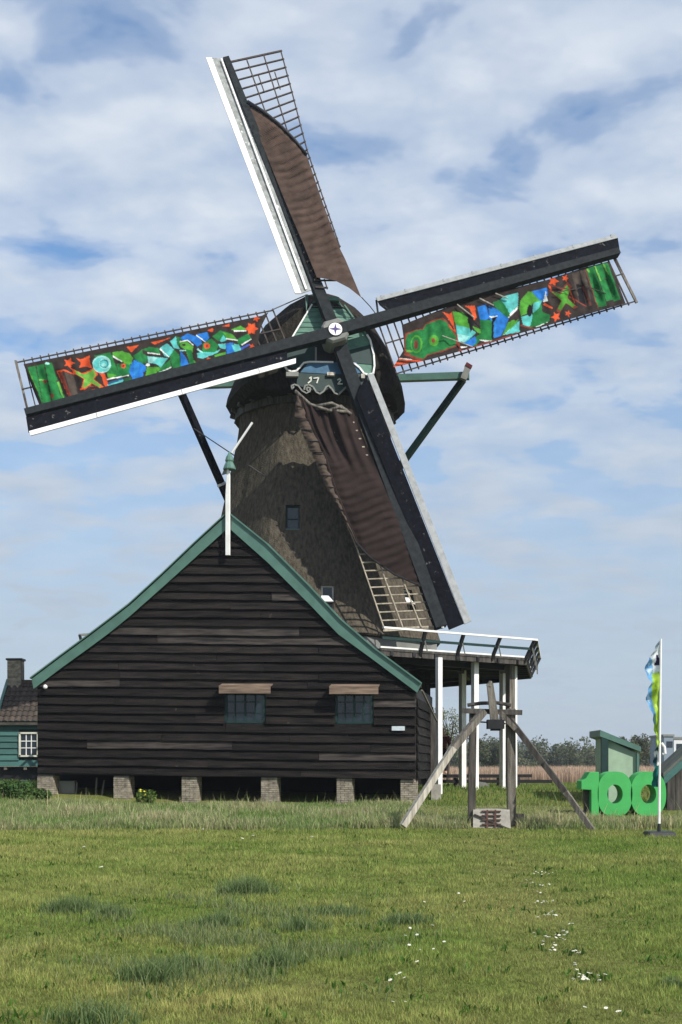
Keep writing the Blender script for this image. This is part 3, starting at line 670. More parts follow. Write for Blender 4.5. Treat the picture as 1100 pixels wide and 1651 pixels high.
vs, px, fs = coons(topc, [(511, 447), (540, 452), (563, 464), (583, 480)], [(399, 164), (408, 195), (432, 255), (460, 325), (490, 395), (511, 447)], [(494.5, 249), (520, 325), (548, 400), (557, 418), (583, 480)], 24, 280, lambda u, v, q: -.06+.095*crease(q, (364, 96), (540, 535), 13.4)*min(1, 5*u*(1-u)+.1)*sm(0, .06, v)*(1-.6*sm(.7, .95, v)))
cloth_obj('sailcloth', vs, fs, M['cloth'], s1)
m = MB(); m.tube([P(x, y, -.02) for x, y in topc], .075, 8, .05); m.build('cloth_roll', M['dark'], s1, smooth=True)
MB().tube([P(583, 479, -.08), P(597, 494, -.3), P(607, 507, -.5)], .018, 5).build('sail_rope', M['rope'], s1)
# right sail
s2 = wbeam((540, 535), (997, 407), .40, .34, 0, .0, w1=.22).build('sail_stock', M['stock'], mill)
wbox([(609, 486), (996, 384), (999, 403), (640, 503), (622, 500), (612, 492)], .12, .03, .10).build('windboard', M['board_b'], s2)
wbox([(606, 480.5), (992, 379), (996, 384.5), (609, 486.5)], .14, .05).build('windboard_edge', M['strip_g'], s2)
for t in (.02, .12, .28, .4, .52, .66, .82, .98): a = lerp((607, 480), (993, 378), t); wbeam((a[0], a[1]-1.6), (a[0]+1, a[1]+3), .05, .06, .17).build('windboard_batten', M['strip_g'], s2)
wbeam((607, 484), (610, 508), .06, .06, .05).build('windboard_batten', M['stock'], s2)
lattice(s2, [(990, 411), (610, 520)], [(1025.5, 487), (640, 604)], 33, (.40, .98), M['lath'])
wbeam((987, 408), (1027, 488), .09, .06, -.2).build('tip_bar', M['rib'], s2)
topR = [(648, 524), (703, 502), (739, 489), (793.6, 472.7), (883, 451), (940, 432), (983.5, 421)]
botR = [(634, 592), (692, 580), (743, 566), (794, 552), (840, 537), (889, 523), (1009, 489)]
vs, px, fs = coons(topR, botR, [(648, 524), (651, 545), (652, 563), (634, 592)], [(983.5, 421), (990, 440), (1000, 465), (1009, 489)], 330, 66, lambda u, v, q: -.05-.06*v+.07*math.sin(u*33*math.pi)*(.4+.9*sm(.6, 1, u))*math.sin(math.pi*v)+.05*pnoise(Vector((u*14+v*5, v*2, 0))))
DK = (.035, .027, .024); GN_ = (.018, .17, .045); GB = (.075, .30, .035); CY = (.10, .46, .44); BL = (.02, .16, .52); OR = (.62, .085, .025); RB = (.22, .045, .03); WH = (.72, .74, .72); LG = (.14, .38, .06); GD = (.014, .10, .04); LCY = (.28, .58, .55); BR = (.07, .055, .045)
a3, a4 = (5.5, 630, 440), (4.783, 810, 380)
blob = [(130, 600), (150, 540), (230, 510), (290, 500), (310, 460), (380, 430), (450, 410), (500, 440), (520, 480), (580, 560), (580, 640), (500, 670), (450, 690), (330, 720), (290, 765), (200, 740), (140, 690)]
big = lambda q, s: [(sum(x for x, _ in q)/len(q)*(1-s)+x*s, sum(y for _, y in q)/len(q)*(1-s)+y*s) for x, y in q]
def star(cx, cy, r, n=5, k=.45, ph=0): return [(cx+(r if i % 2 == 0 else r*k)*math.cos(ph+i*math.pi/n), cy+(r if i % 2 == 0 else r*k)*math.sin(ph+i*math.pi/n)) for i in range(2*n)]
xst = [(380, 430), (450, 450), (500, 380), (525, 410), (500, 480), (565, 540), (540, 550), (490, 515), (450, 580), (430, 560), (460, 500)]
shR = [(a3, RB, big(blob, 1.09)), (a3, GN_, blob), (a3, GB, ('c', 230, 630, 52, 80)), (a3, GN_, ('c', 226, 632, 40, 66)), (a3, RB, ('c', 225, 635, 16, 42)), (a3, GB, ('c', 385, 600, 44, 50)), (a3, RB, ('c', 380, 598, 17, 22)), (a3, LG, [(130, 678), (200, 690), (190, 705), (140, 700)]),
  (a3, OR, [(455, 340), (520, 365), (545, 345), (560, 430), (580, 530), (520, 480), (510, 400)]), (a3, DK, ('l', 510, 420, 560, 500, 10)),
  (a3, OR, ('l', 75, 765, 285, 785, 9)), (a3, OR, ('l', 40, 800, 160, 808, 10)), (a3, OR, ('l', 25, 826, 100, 832, 9)), (a3, RB, ('l', 120, 720, 300, 772, 9)), (a3, WH, ('l', 80, 757, 190, 768, 4)),
  (a3, GB, [(550, 340), (640, 350), (690, 400), (715, 510), (620, 475), (575, 460)]), (a3, CY, [(575, 460), (700, 490), (760, 530), (660, 620), (600, 600)]), (a3, LCY, [(590, 540), (700, 560), (655, 615), (605, 605)]),
  (a3, GB, [(725, 470), (800, 500), (790, 410), (850, 430), (800, 540), (760, 520)]), (a3, GN_, [(800, 500), (790, 410), (900, 420), (905, 600), (800, 590), (760, 640), (720, 655), (660, 620), (800, 540)]),
  (a3, BL, [(650, 620), (750, 560), (765, 610), (720, 655)]), (a3, (.01, .01, .012), [(680, 350), (800, 490), (740, 450), (710, 530), (685, 420)]), (a3, OR, [(650, 290), (745, 290), (765, 390), (740, 420), (705, 320)]),
  (a3, BL, [(765, 300), (850, 280), (875, 400), (840, 420), (790, 410)]), (a3, BL, [(870, 290), (940, 320), (1030, 380), (1050, 400), (980, 560), (915, 580), (910, 440), (870, 400)]), (a3, (.03, .22, .6), [(880, 320), (930, 330), (940, 570), (915, 580)]),
  (a3, GN_, [(905, 265), (970, 235), (1065, 330), (1045, 395), (940, 320)]), (a3, CY, [(970, 235), (1050, 195), (1100, 185), (1100, 300), (1060, 330)]), (a3, GB, [(1040, 440), (1100, 410), (1100, 460), (990, 555)]), (a3, LCY, [(1000, 550), (1100, 455), (1100, 525)]),
  (a3, WH, [(1040, 390), (1100, 300), (1100, 325), (1050, 400)]), (a3, WH, [(870, 385), (950, 380), (900, 405)]), (a3, (.01, .01, .012), [(900, 400), (950, 380), (915, 440), (912, 590), (895, 590)]), (a3, WH, [(620, 650), (680, 655), (625, 672)]), (a3, WH, [(775, 590), (900, 600), (840, 612)]), (a3, RB, ('l', 600, 700, 1100, 545, 8)), (a3, RB, ('l', 600, 620, 625, 700, 9)),
  (a4, CY, [(0, 470), (125, 440), (122, 540), (60, 600), (30, 560)]), (a4, GN_, [(0, 520), (40, 565), (60, 620), (0, 640)]), (a4, BL, [(0, 600), (45, 640), (25, 720), (0, 745)]), (a4, GB, [(30, 700), (130, 640), (70, 735)]), (a4, CY, [(15, 765), (132, 655), (134, 742)]), (a4, WH, [(55, 610), (122, 545), (115, 570), (60, 625)]),
  (a4, GB, [(140, 500), (200, 430), (255, 430), (300, 505), (240, 520), (200, 560), (190, 600), (145, 620), (132, 560)]), (a4, BL, [(230, 430), (345, 400), (352, 460), (310, 505), (270, 480)]), (a4, CY, [(145, 625), (230, 600), (245, 660), (210, 705), (160, 685)]), (a4, GN_, [(245, 570), (300, 515), (312, 590), (372, 610), (362, 660), (290, 695), (215, 705)]), (a4, CY, [(240, 520), (310, 500), (280, 560), (235, 600)]), (a4, (.01, .01, .012), ('c', 212, 578, 20, 46)), (a4, WH, [(335, 430), (354, 500), (315, 512)]), (a4, WH, [(362, 660), (290, 697), (215, 710), (290, 690)]), (a4, RB, ('l', 140, 690, 260, 720, 7)), (a4, RB, ('l', 0, 790, 130, 745, 7)),
  (a4, RB, big(xst, 1.22)), (a4, GB, xst), (a4, OR, star(395, 350, 46)), (a4, OR, star(487, 328, 30)), (a4, OR, star(415, 625, 42, ph=.5)), (a4, OR, star(507, 600, 28)), (a4, OR, ('l', 365, 380, 375, 420, 8)), (a4, OR, ('l', 320, 525, 390, 560, 10)), (a4, RB, ('l', 370, 380, 490, 415, 6)),
  (a4, BR, [(535, 290), (590, 272), (655, 545), (590, 510)]), (a4, (.012, .012, .016), [(570, 370), (610, 380), (650, 540), (600, 520)]), (a4, BR, [(600, 270), (640, 265), (690, 530), (672, 545)]), (a4, RB, ('l', 520, 470, 650, 545, 6)), (a4, RB, ('l', 622, 390, 684, 540, 6)), (a4, OR, ('l', 515, 400, 560, 520, 5)),
  (a4, GN_, [(645, 250), (705, 235), (808, 540), (740, 552)]), (a4, GN_, [(710, 230), (770, 213), (855, 490), (805, 505)]), (a4, GN_, [(775, 208), (815, 212), (915, 490), (862, 505)]), (a4, LG, ('l', 655, 255, 672, 280, 10)), (a4, LG, ('l', 716, 235, 760, 350, 7)), (a4, LG, ('l', 778, 212, 820, 300, 7)), (a4, RB, ('l', 640, 250, 740, 560, 4))]
cloth_obj('sailcloth', vs, fs, M['print'], s2, paint(px, DK, shR))
for (x0, y0, x1, y1) in ((590, 278, 740, 395), (790, 225, 915, 288), (930, 180, 1045, 228)): MB().tube([P(630+x0/5.5, 440+y0/5.5, .06), P(630+x1/5.5, 440+y1/5.5, .02)], .022, 5).build('sail_rope', M['rib_w'], s2)
MB().tube([P(713, 541, .03), P(762, 559, .02)], .018, 5).build('sail_rope', M['rib_w'], s2)
for (x0, y0, x1, y1) in ((360, 375, 520, 415), (400, 440, 610, 400), (640, 385, 800, 445)): MB().tube([P(810+x0/4.783, 380+y0/4.783, .05), P(810+x1/4.783, 380+y1/4.783, .03)], .014, 5).build('sail_rope', M['rib_d'], s2)
# left sail
s3 = wbeam((540, 537), (41, 667), .40, .34, 0, .0, w1=.22).build('sail_stock', M['stock'], mill)
wbox([(46, 698), (463, 581), (463, 566), (42, 673)], .10, .03, .02).build('windboard', M['board_b'], s3)
wbox([(50, 703), (477, 586.5), (477, 578.5), (47, 696)], .12, .05).build('windboard_edge', M['white_c'], s3)
for t in (.25, .57, .86): a = lerp((48, 698), (477, 580), t); wbeam((a[0], a[1]-3), (a[0]+1.5, a[1]+4), .03, .05, .155).build('windboard_batten', M['strip_g'], s3)
lattice(s3, [(45, 664), (463, 556)], [(25, 583), (440, 499)], 31, (.45, .98), M['lath'])
wbeam((46, 667), (25.5, 582), .08, .06, -.2).build('tip_bar', M['rib'], s3)
topL = [(38, 587), (240, 546), (422, 509), (433, 503)]; botL = [(67, 662), (130, 645), (230, 617), (330, 589), (414, 563)]
vs, px, fs = coons(topL, botL, [(38, 587), (52, 625), (67, 662)], [(433, 503), (421, 527), (414, 563)], 330, 66, lambda u, v, q: -.10+.05*v+.07*math.sin(u*31*math.pi)*(.4+.9*sm(.35, 0, u))*math.sin(math.pi*v)+.04*pnoise(Vector((u*15, v*2, 4))))
a1, a2 = (5.238, 20, 550), (4.4, 200, 490)
xs1 = [(525, 245), (600, 280), (650, 260), (690, 235), (705, 290), (680, 320), (745, 370), (740, 392), (670, 352), (620, 390), (590, 392), (610, 320), (540, 280)]
shL = [(a1, GN_, [(130, 222), (195, 210), (262, 560), (215, 430), (150, 290)]), (a1, GN_, [(203, 207), (265, 195), (336, 555), (265, 560)]), (a1, GN_, [(272, 187), (335, 180), (418, 522), (345, 545)]), (a1, GN_, [(330, 200), (380, 320), (452, 490), (425, 520)]), (a1, GB, ('l', 140, 250, 215, 420, 5)), (a1, LG, ('l', 380, 330, 440, 500, 8)), (a1, LG, ('l', 225, 325, 290, 330, 7)), (a1, LG, ('l', 255, 555, 330, 548, 7)), (a1, RB, ('c', 275, 340, 20, 14)), (a1, RB, ('c', 335, 460, 12, 20)), (a1, LCY, ('c', 295, 188, 18, 10)),
  (a1, OR, [(372, 252), (440, 238), (440, 250), (400, 262), (490, 480), (545, 470), (555, 488), (490, 500)]), (a1, RB, [(385, 262), (420, 258), (500, 470), (480, 480)]), (a1, BR, [(440, 255), (520, 285), (555, 460), (500, 480)]), (a1, OR, ('l', 440, 245, 520, 280, 7)),
  (a1, OR, star(478, 185, 52)), (a1, OR, [(535, 140), (580, 155), (655, 118), (650, 165), (675, 228), (620, 215), (560, 230), (580, 185)]),
  (a1, OR, big(xs1, 1.24)), (a1, LG, xs1), (a1, OR, [(690, 232), (780, 270), (825, 410), (760, 435), (780, 380), (750, 290)]), (a1, RB, ('l', 640, 380, 720, 380, 6)), (a1, RB, ('c', 690, 415, 20, 14)), (a1, OR, ('l', 570, 410, 630, 390, 8)), (a1, DK, ('c', 730, 310, 20, 28)),
  (a1, GN_, [(690, 120), (830, 95), (905, 290), (850, 312), (800, 262)]), (a1, GB, [(800, 270), (880, 285), (850, 310), (805, 310)]), (a1, LCY, ('c', 755, 195, 80, 74)), (a1, CY, ('c', 752, 198, 70, 62)), (a1, LCY, ('c', 780, 190, 48, 48)), (a1, (.02, .2, .22), ('c', 776, 190, 38, 36)), (a1, CY, ('c', 772, 192, 30, 28)), (a1, LCY, ('c', 770, 200, 18, 14)),
  (a1, GN_, [(880, 190), (1000, 190), (995, 280), (900, 300)]), (a1, GB, [(845, 92), (930, 82), (1020, 140), (1005, 195), (900, 165), (850, 132)]), (a1, WH, ('l', 848, 128, 925, 172, 7)), (a1, OR, ('c', 937, 208, 20, 20)), (a1, DK, ('c', 937, 208, 8, 9)), (a1, BL, [(1010, 180), (1050, 165), (1105, 210), (1105, 330), (1030, 342), (985, 260)]), (a1, GN_, [(1030, 140), (1100, 60), (1105, 200), (1050, 165)]),
  (a1, CY, [(805, 365), (940, 320), (930, 360), (860, 412), (815, 400)]), (a1, (.02, .09, .2), [(810, 345), (930, 310), (940, 322), (810, 368)]), (a1, WH, ('l', 800, 322, 985, 288, 6)), (a1, GD, [(940, 320), (1000, 300), (1015, 352), (965, 372)]), (a1, WH, ('l', 960, 372, 1060, 350, 5)), (a1, WH, ('l', 825, 412, 900, 400, 6)), (a1, OR, [(965, 48), (1065, 35), (1040, 60), (1010, 92)]), (a1, OR, ('l', 730, 415, 900, 412, 5)),
  (a2, GB, [(0, 340), (40, 350), (65, 385), (40, 432), (0, 420)]), (a2, GN_, [(62, 370), (110, 340), (168, 372), (160, 425), (100, 405)]), (a2, GN_, [(130, 325), (180, 305), (245, 312), (258, 355), (180, 340)]), (a2, WH, ('l', 168, 346, 258, 358, 5)), (a2, CY, [(168, 370), (312, 385), (262, 452), (230, 425), (172, 418)]), (a2, LCY, [(172, 372), (240, 380), (200, 418), (172, 418)]), (a2, BL, [(70, 392), (155, 440), (160, 472), (130, 490), (125, 552), (70, 557), (40, 480)]), (a2, (.03, .22, .6), [(70, 395), (110, 420), (90, 550), (70, 555)]), (a2, GB, [(163, 445), (235, 450), (228, 532), (148, 542)]), (a2, GN_, [(240, 472), (325, 395), (338, 452), (250, 498)]), (a2, GB, [(210, 445), (270, 450), (240, 480)]),
  (a2, WH, ('l', 230, 500, 335, 448, 5)), (a2, WH, ('c', 170, 432, 15, 11)), (a2, WH, ('l', 30, 572, 130, 545, 6)), (a2, GN_, [(280, 480), (370, 470), (340, 500), (280, 500)]), (a2, GN_, [(350, 318), (392, 360), (405, 452), (350, 462), (325, 385)]), (a2, CY, [(255, 312), (305, 278), (355, 322), (320, 378), (288, 370)]), (a2, WH, ('l', 255, 318, 320, 378, 5)), (a2, CY, [(328, 265), (370, 228), (376, 280), (398, 322), (355, 312)]), (a2, GN_, [(375, 232), (410, 240), (400, 280), (380, 300)]), (a2, BL, [(400, 240), (450, 208), (545, 240), (552, 282), (520, 305), (480, 262), (410, 255)]), (a2, BL, [(398, 330), (440, 380), (465, 442), (405, 455)]), (a2, LCY, ('l', 395, 330, 440, 330, 5)),
  (a2, GB, [(395, 275), (440, 262), (492, 300), (480, 380), (525, 432), (470, 432), (440, 330), (400, 302)]), (a2, WH, ('l', 395, 268, 450, 256, 5)), (a2, WH, ('l', 450, 256, 495, 295, 4)), (a2, GN_, [(440, 320), (480, 330), (500, 430), (468, 432)]), (a2, DK, ('c', 425, 290, 12, 9)), (a2, WH, ('l', 470, 438, 560, 425, 5)), (a2, WH, ('l', 380, 460, 460, 445, 4)),
  (a2, BL, [(508, 215), (590, 198), (607, 240), (575, 272), (540, 238)]), (a2, WH, ('l', 512, 222, 580, 272, 5)), (a2, GN_, [(555, 285), (620, 245), (668, 290), (660, 332), (620, 352), (555, 342)]), (a2, OR, ('c', 588, 298, 22, 22)), (a2, RB, ('c', 588, 298, 9, 9)), (a2, CY, [(518, 348), (560, 340), (640, 342), (690, 318), (660, 348), (560, 388), (522, 382)]), (a2, LCY, ('l', 520, 320, 560, 345, 7)), (a2, GB, [(640, 362), (722, 340), (726, 382), (650, 392)]), (a2, OR, ('l', 590, 385, 640, 400, 8)),
  (a2, GN_, [(625, 232), (680, 188), (760, 208), (802, 252), (700, 247), (668, 262)]), (a2, GB, [(700, 200), (770, 215), (800, 250), (730, 245)]), (a2, GB, [(758, 182), (830, 153), (868, 180), (850, 196), (780, 190)]), (a2, WH, ('l', 780, 192, 868, 190, 6)), (a2, GN_, [(800, 252), (882, 208), (905, 245), (840, 292), (810, 285)]), (a2, WH, ('l', 835, 290, 905, 248, 5)), (a2, WH, ('l', 720, 245, 808, 258, 5)), (a2, CY, [(678, 262), (705, 220), (732, 256), (690, 272)]), (a2, CY, [(668, 285), (722, 280), (722, 322), (680, 312)]), (a2, BL, [(722, 282), (772, 272), (795, 345), (730, 362)]), (a2, CY, [(762, 290), (822, 298), (838, 342), (792, 358)]), (a2, CY, [(775, 280), (820, 290), (800, 310)]), (a2, (.05, .1, .45), ('l', 830, 318, 895, 285, 9)),
  (a2, OR, star(905, 175, 48, 6, .6)), (a2, OR, star(938, 102, 30)), (a2, OR, star(908, 300, 22)), (a2, OR, [(588, 188), (635, 168), (628, 200)]), (a2, OR, [(698, 158), (752, 138), (745, 162)]), (a2, OR, [(190, 270), (330, 240), (215, 290)]), (a2, OR, [(18, 305), (105, 292), (75, 310), (50, 342)]), (a2, WH, ('l', 840, 350, 945, 312, 5))]
cloth_obj('sailcloth', vs, fs, M['print'], s3, paint(px, DK, shL))
MB().tube([P(433, 502, -.1), P(495, 475, -.5)], .02, 5).build('sail_rope', M['rope'], s3)
# bottom sail
s4 = wbeam((540, 537), (711, 1012), .46, .34, -.45, -.10, w1=.40).build('sail_stock', M['stock'], mill)
wbox([(590, 606), (748, 1006), (724, 1016), (575, 640)], .06, .03, -.08).build('windboard', M['board_b'], s4)
wbox([(592, 604), (602, 603), (760, 1002), (749, 1007)], .075, .05).build('windboard_edge', M['strip_g'], s4)
lattice(s4, [(709, 1010), (566, 668)], [(620, 1014), (573, 876), (558, 840), (531, 790), (503, 726), (479, 676)], 26, (.33, .66, 1.0), M['lath_p'], -.16, -.20)
wbeam((712, 1012), (618, 1017), .07, .06, -.2).build('tip_bar', M['lath_p'], s4)
LO = [(478, 634), (475, 672), (499, 724), (527, 788), (555, 838), (574, 874)]; LE = [(482, 636), (497, 676), (522, 728), (541, 790), (561, 840), (576, 875)]
vs, px, fs = coons([(482, 636), (500, 650), (530, 660), (568, 660)], [(576, 875), (596, 896), (636, 925), (690, 950)], LE, [(568, 660), (606, 752), (648, 852), (690, 950)], 40, 300,
   lambda u, v, q: -.06+.095*crease(q, (711, 1012), (540, 537), 13.6)*min(1, 6*u*(1-u)+.1)*sm(.22, .6, v)+(1-sm(.15, .45, v))*(.07*math.sin(u*30+2*math.sin(v*5))+.1*math.sin(u*11)))
cloth_obj('sailcloth', vs, fs, M['cloth_d'], s4)
m = MB(); m.tube([P(x, y, -.02) for x, y in [(574, 874), (596, 898), (636, 926), (690, 950)]], .035, 6); m.build('cloth_hem', M['dark'], s4)
M['cloth_e'] = cloth_mat('pale_cloth_edge', (.085, .065, .052), .1)  # edge strip in a lighter brown-grey than the main cloth
vs, px, fs = coons([LO[0], LE[0]], [LO[-1], LE[-1]], LO, LE, 8, 260, lambda u, v, q: -.02+.09*math.sin(math.pi*u)+.035*math.sin(v*70+3*math.sin(v*9)+u*4)+.03*pnoise(Vector((v*60, u*3, 2))))
cloth_obj('furled_edge', vs, fs, M['cloth_e'], s4)
for t in range(1, 12):
    a, c = polyline(LO, t/13), polyline(LE, t/13+.012); MB().tube([P(a[0]+3, a[1], .05), P((a[0]+c[0])/2, (a[1]+c[1])/2, .12), P(c[0], c[1], .05)], .022, 5).build('lashing', M['dark'], s4)
m = MB(); m.tube([P(*polyline(LE, t/20), -.02+.03*math.sin(t*2.1)) for t in range(21)], .05, 6); m.build('cloth_hem', M['cloth_d'], s4)
for pts in ([(476, 630), (500, 652), (530, 662), (562, 664)], [(510, 655), (535, 650), (560, 662)], [(530, 662), (550, 655), (566, 668)]): MB().tube([P(x, y, .0) for x, y in pts], .06, 6).build('cloth_roll', M['rib'], s4, smooth=True)
for k in range(9): a = lerp((688, 948), (712, 1008), k/8); wbox([(a[0]-2, a[1]-2), (a[0]+2.5, a[1]-1), (a[0]+4.5, a[1]+4.5), (a[0], a[1]+4)], .0, .02).build('pale_patch', M['white'], s4)

# tail beams behind the cap
E1, E0 = at(757, 606, 48.2), at(283, 622, 49.6)
d_ = (E1-E0).normalized()
MB().beam(E0, E1, .28, .26).build('tail_beam', M['green'], mill)
MB().beam(at(747, 612, 48.0), at(756, 589, 48.0), .24, .24).build('beam_end', M['grey'], mill)
MB().beam(at(754, 593, 47.99), at(757, 588, 47.99), .26, .26).build('beam_end', M['maroon'], mill)
tail = at(458, 1010, 52.5)
MB().beam(at(747, 612, 48.4), tail, .22, .22).build('tail_brace', M['green_d'], mill)
br = MB(); e0 = at(290, 628, 49.3); br.beam(e0, tail, .24, .24); bro = br.build('tail_brace', M['board_b'], mill)
k_ = .385; pb = e0.lerp(tail, k_); MB().beam(pb-(tail-e0).normalized()*.05, pb+(tail-e0).normalized()*.05, .27, .27).build('brace_band', M['white_c'], bro)
MB().beam(tail+Vector((0, 0, .2)), cappt(-3.4, 0, .2), .34, .34).build('tail_pole', M['green_d'], mill)
tp_ = tower_y(428, 768, -90)
MB().tube([at(313, 691, 49.5).lerp(tp_, i/8)-Vector((0, 0, .0)) for i in range(9)], .022, 5).build('brake_rope', M['rope'], mill)

# ------------------------------------------------------------------ HOIST FRAME in front of the gallery
hf = empty('timber_frame', (at(793, 1338, 30.0).x, 30.0, gz(3.6, 30)))
tag(hf, 'weathered timber hoist frame on two braced posts beside the barn', 'timber frame')
D = 30.0
MB().beam(at(760, 1343, D), at(763, 1143, D), .17, .17, side=(1, 0, 0)).build('post', M['rib_d'], hf)
MB().beam(at(825, 1343, D), at(824, 1143, D), .20, .19, side=(1, 0, 0)).build('post', M['rib'], hf)
MB().beam(at(746, 1146, D-.12), at(842, 1149, D-.12), .12, .09, side=(0, 0, 1)).build('cross_beam', M['rib_d'], hf)
MB().tube([at(754, 1137, D), at(775, 1134, D), at(800, 1133, D), at(824, 1137, D)], .045, 6).build('pole', M['rib_d'], hf)
MB().beam(at(790, 1102, D-.25), at(798, 1164, D-.25), .15, .12, side=(1, 0, 0), w1=.2).build('lever', M['rib'], hf)
MB().tube([at(789.5, 1107, D-.25), at(791, 1098, D-.25)], .08, 8, .04).build('lever_head', M['rib'], hf)
MB().box(at(799, 1168, D-.2), .40, .3, .22).build('weight_box', M['dark'], hf); MB().box(at(799, 1175.5, D-.2), .22, .22, .08).build('weight_box', M['dark'], hf)
MB().tube([at(772, 1164, D-.1), at(815, 1167, D-.1)], .02, 5).build('iron_rod', M['rust'], hf)
MB().beam(at(780, 1147, D-.2), at(726, 1212, D-.7), .17, .15).build('brace', M['rib'], hf)
MB().beam(at(731, 1206, D-.72), at(650, 1332, D-1.2), .15, .14).build('brace', M['rib_w'], hf)
MB().beam(at(806, 1148, D-.14), at(832, 1176, D-.2), .15, .12).build('brace', M['rib'], hf)
MB().beam(at(822, 1160, D-.1), at(920, 1288, D-.6), .15, .13).build('brace', M['rib_d'], hf)
MB().beam(at(912, 1277, D-.7), at(958, 1342, D-1.0), .13, .12).build('brace', M['rib'], hf)
slab = MB(); slab.hexa([at(763, 1340, D-.35), at(824, 1340, D-.35), at(822, 1306, D-.15), at(763, 1306, D-.15)], [at(763, 1338, D+.05), at(824, 1338, D+.05), at(822, 1304, D+.05), at(763, 1304, D+.05)])
sl = empty('ramp_slab', at(793, 1339, D-.2)); tag(sl, 'pale concrete slab with rusty bars between the frame posts', 'slab')
slab.build('slab_body', M['concrete'], sl)
for k in range(5):
    f_ = .08+.2*k; MB().beam(at(777, 1308+k*7, D-.20-.045*k), at(808, 1308+k*7, D-.20-.045*k), .04, .03).build('iron_bar', M['rust'], sl)
for x in (786, 799): MB().beam(at(x, 1306, D-.19), at(x, 1338, D-.385), .04, .03).build('iron_bar', M['rust'], sl)
MB().beam(at(765, 1313, D-.22), at(822, 1337, D-.37), .07, .03).build('loose_bar', M['rib_d'], sl)
st_ = empty('low_stake', at(845, 1330, 30.3)); tag(st_, 'short grey stake stump standing right beside the frame post', 'stake')
MB().beam(at(835, 1345, 30.2), at(836, 1312, 30.2), .24, .2, side=(1, 0, 0)).build('stake_body', M['rib_d'], st_)

# ------------------------------------------------------------------ low landing behind the columns
ld = empty('plank_landing', (6.2, 46.2, gz(6.2, 46.2))); tag(ld, 'low dark plank landing under the gallery columns', 'landing')
for k, (x0, x1, Y, py) in enumerate(((690, 857, 47.6, 1251), (692, 838, 47.1, 1252), (692, 838, 46.6, 1253), (694, 838, 46.1, 1254.5), (695, 890, 45.4, 1259.5))):
    z = 1.19 if k < 4 else 1.0; a, c = at(x0, py, Y), at(x1, py, Y); a.z = c.z = z; MB().beam(a, c, .34 if k < 4 else .2, .12).build('plank', M['dark'], ld)
for px in (700, 735, 770, 805, 835): 
    a = at(px, 1258, 46.4); MB().beam((a.x, a.y, gz(a.x, a.y)-.1), (a.x, a.y, 1.12), .16).build('trestle', M['rib_d'], ld)
MB().beam(at(722, 1264, 45.2), at(738, 1283, 45.2), .08).build('prop', M['rib'], ld); MB().beam(at(741, 1263, 45.2), at(726, 1282, 45.2), .06).build('prop', M['rib'], ld)
lb = MB(); lb.hexa([at(770, 1260, 45.0), at(784, 1262, 45.0), at(806, 1284, 45.0), at(780, 1283, 45.0)], [at(770, 1260, 45.08), at(784, 1262, 45.08), at(806, 1284, 45.08), at(780, 1283, 45.08)])
o = lb.build('leaning_panel', M['grey'], base=at(790, 1284, 45)); tag(o, 'grey board leaning against the low plank landing', 'board')
dp = MB(); a = at(699, 1150, 40.6); dp.beam((a.x, 40.6, gz(a.x, 40.6)-.2), (a.x, 40.6, a.z), .2, .2); tag(dp.build('brown_post', M['rib_d'], base=(a.x, 40.6, gz(a.x, 40.6))), 'brown upright post at the back corner of the barn', 'post')
a = at(708, 1270, 38.2); fs_ = MB(); fs_.box((a.x-.1, 38.2, gz(a.x, 38.2)+.22), .3, .3, .5); tag(fs_.build('stone_stump', M['concrete'], base=(a.x-.1, 38.2, gz(a.x, 38.2))), 'pale stone stump beside the front gallery column', 'stone')

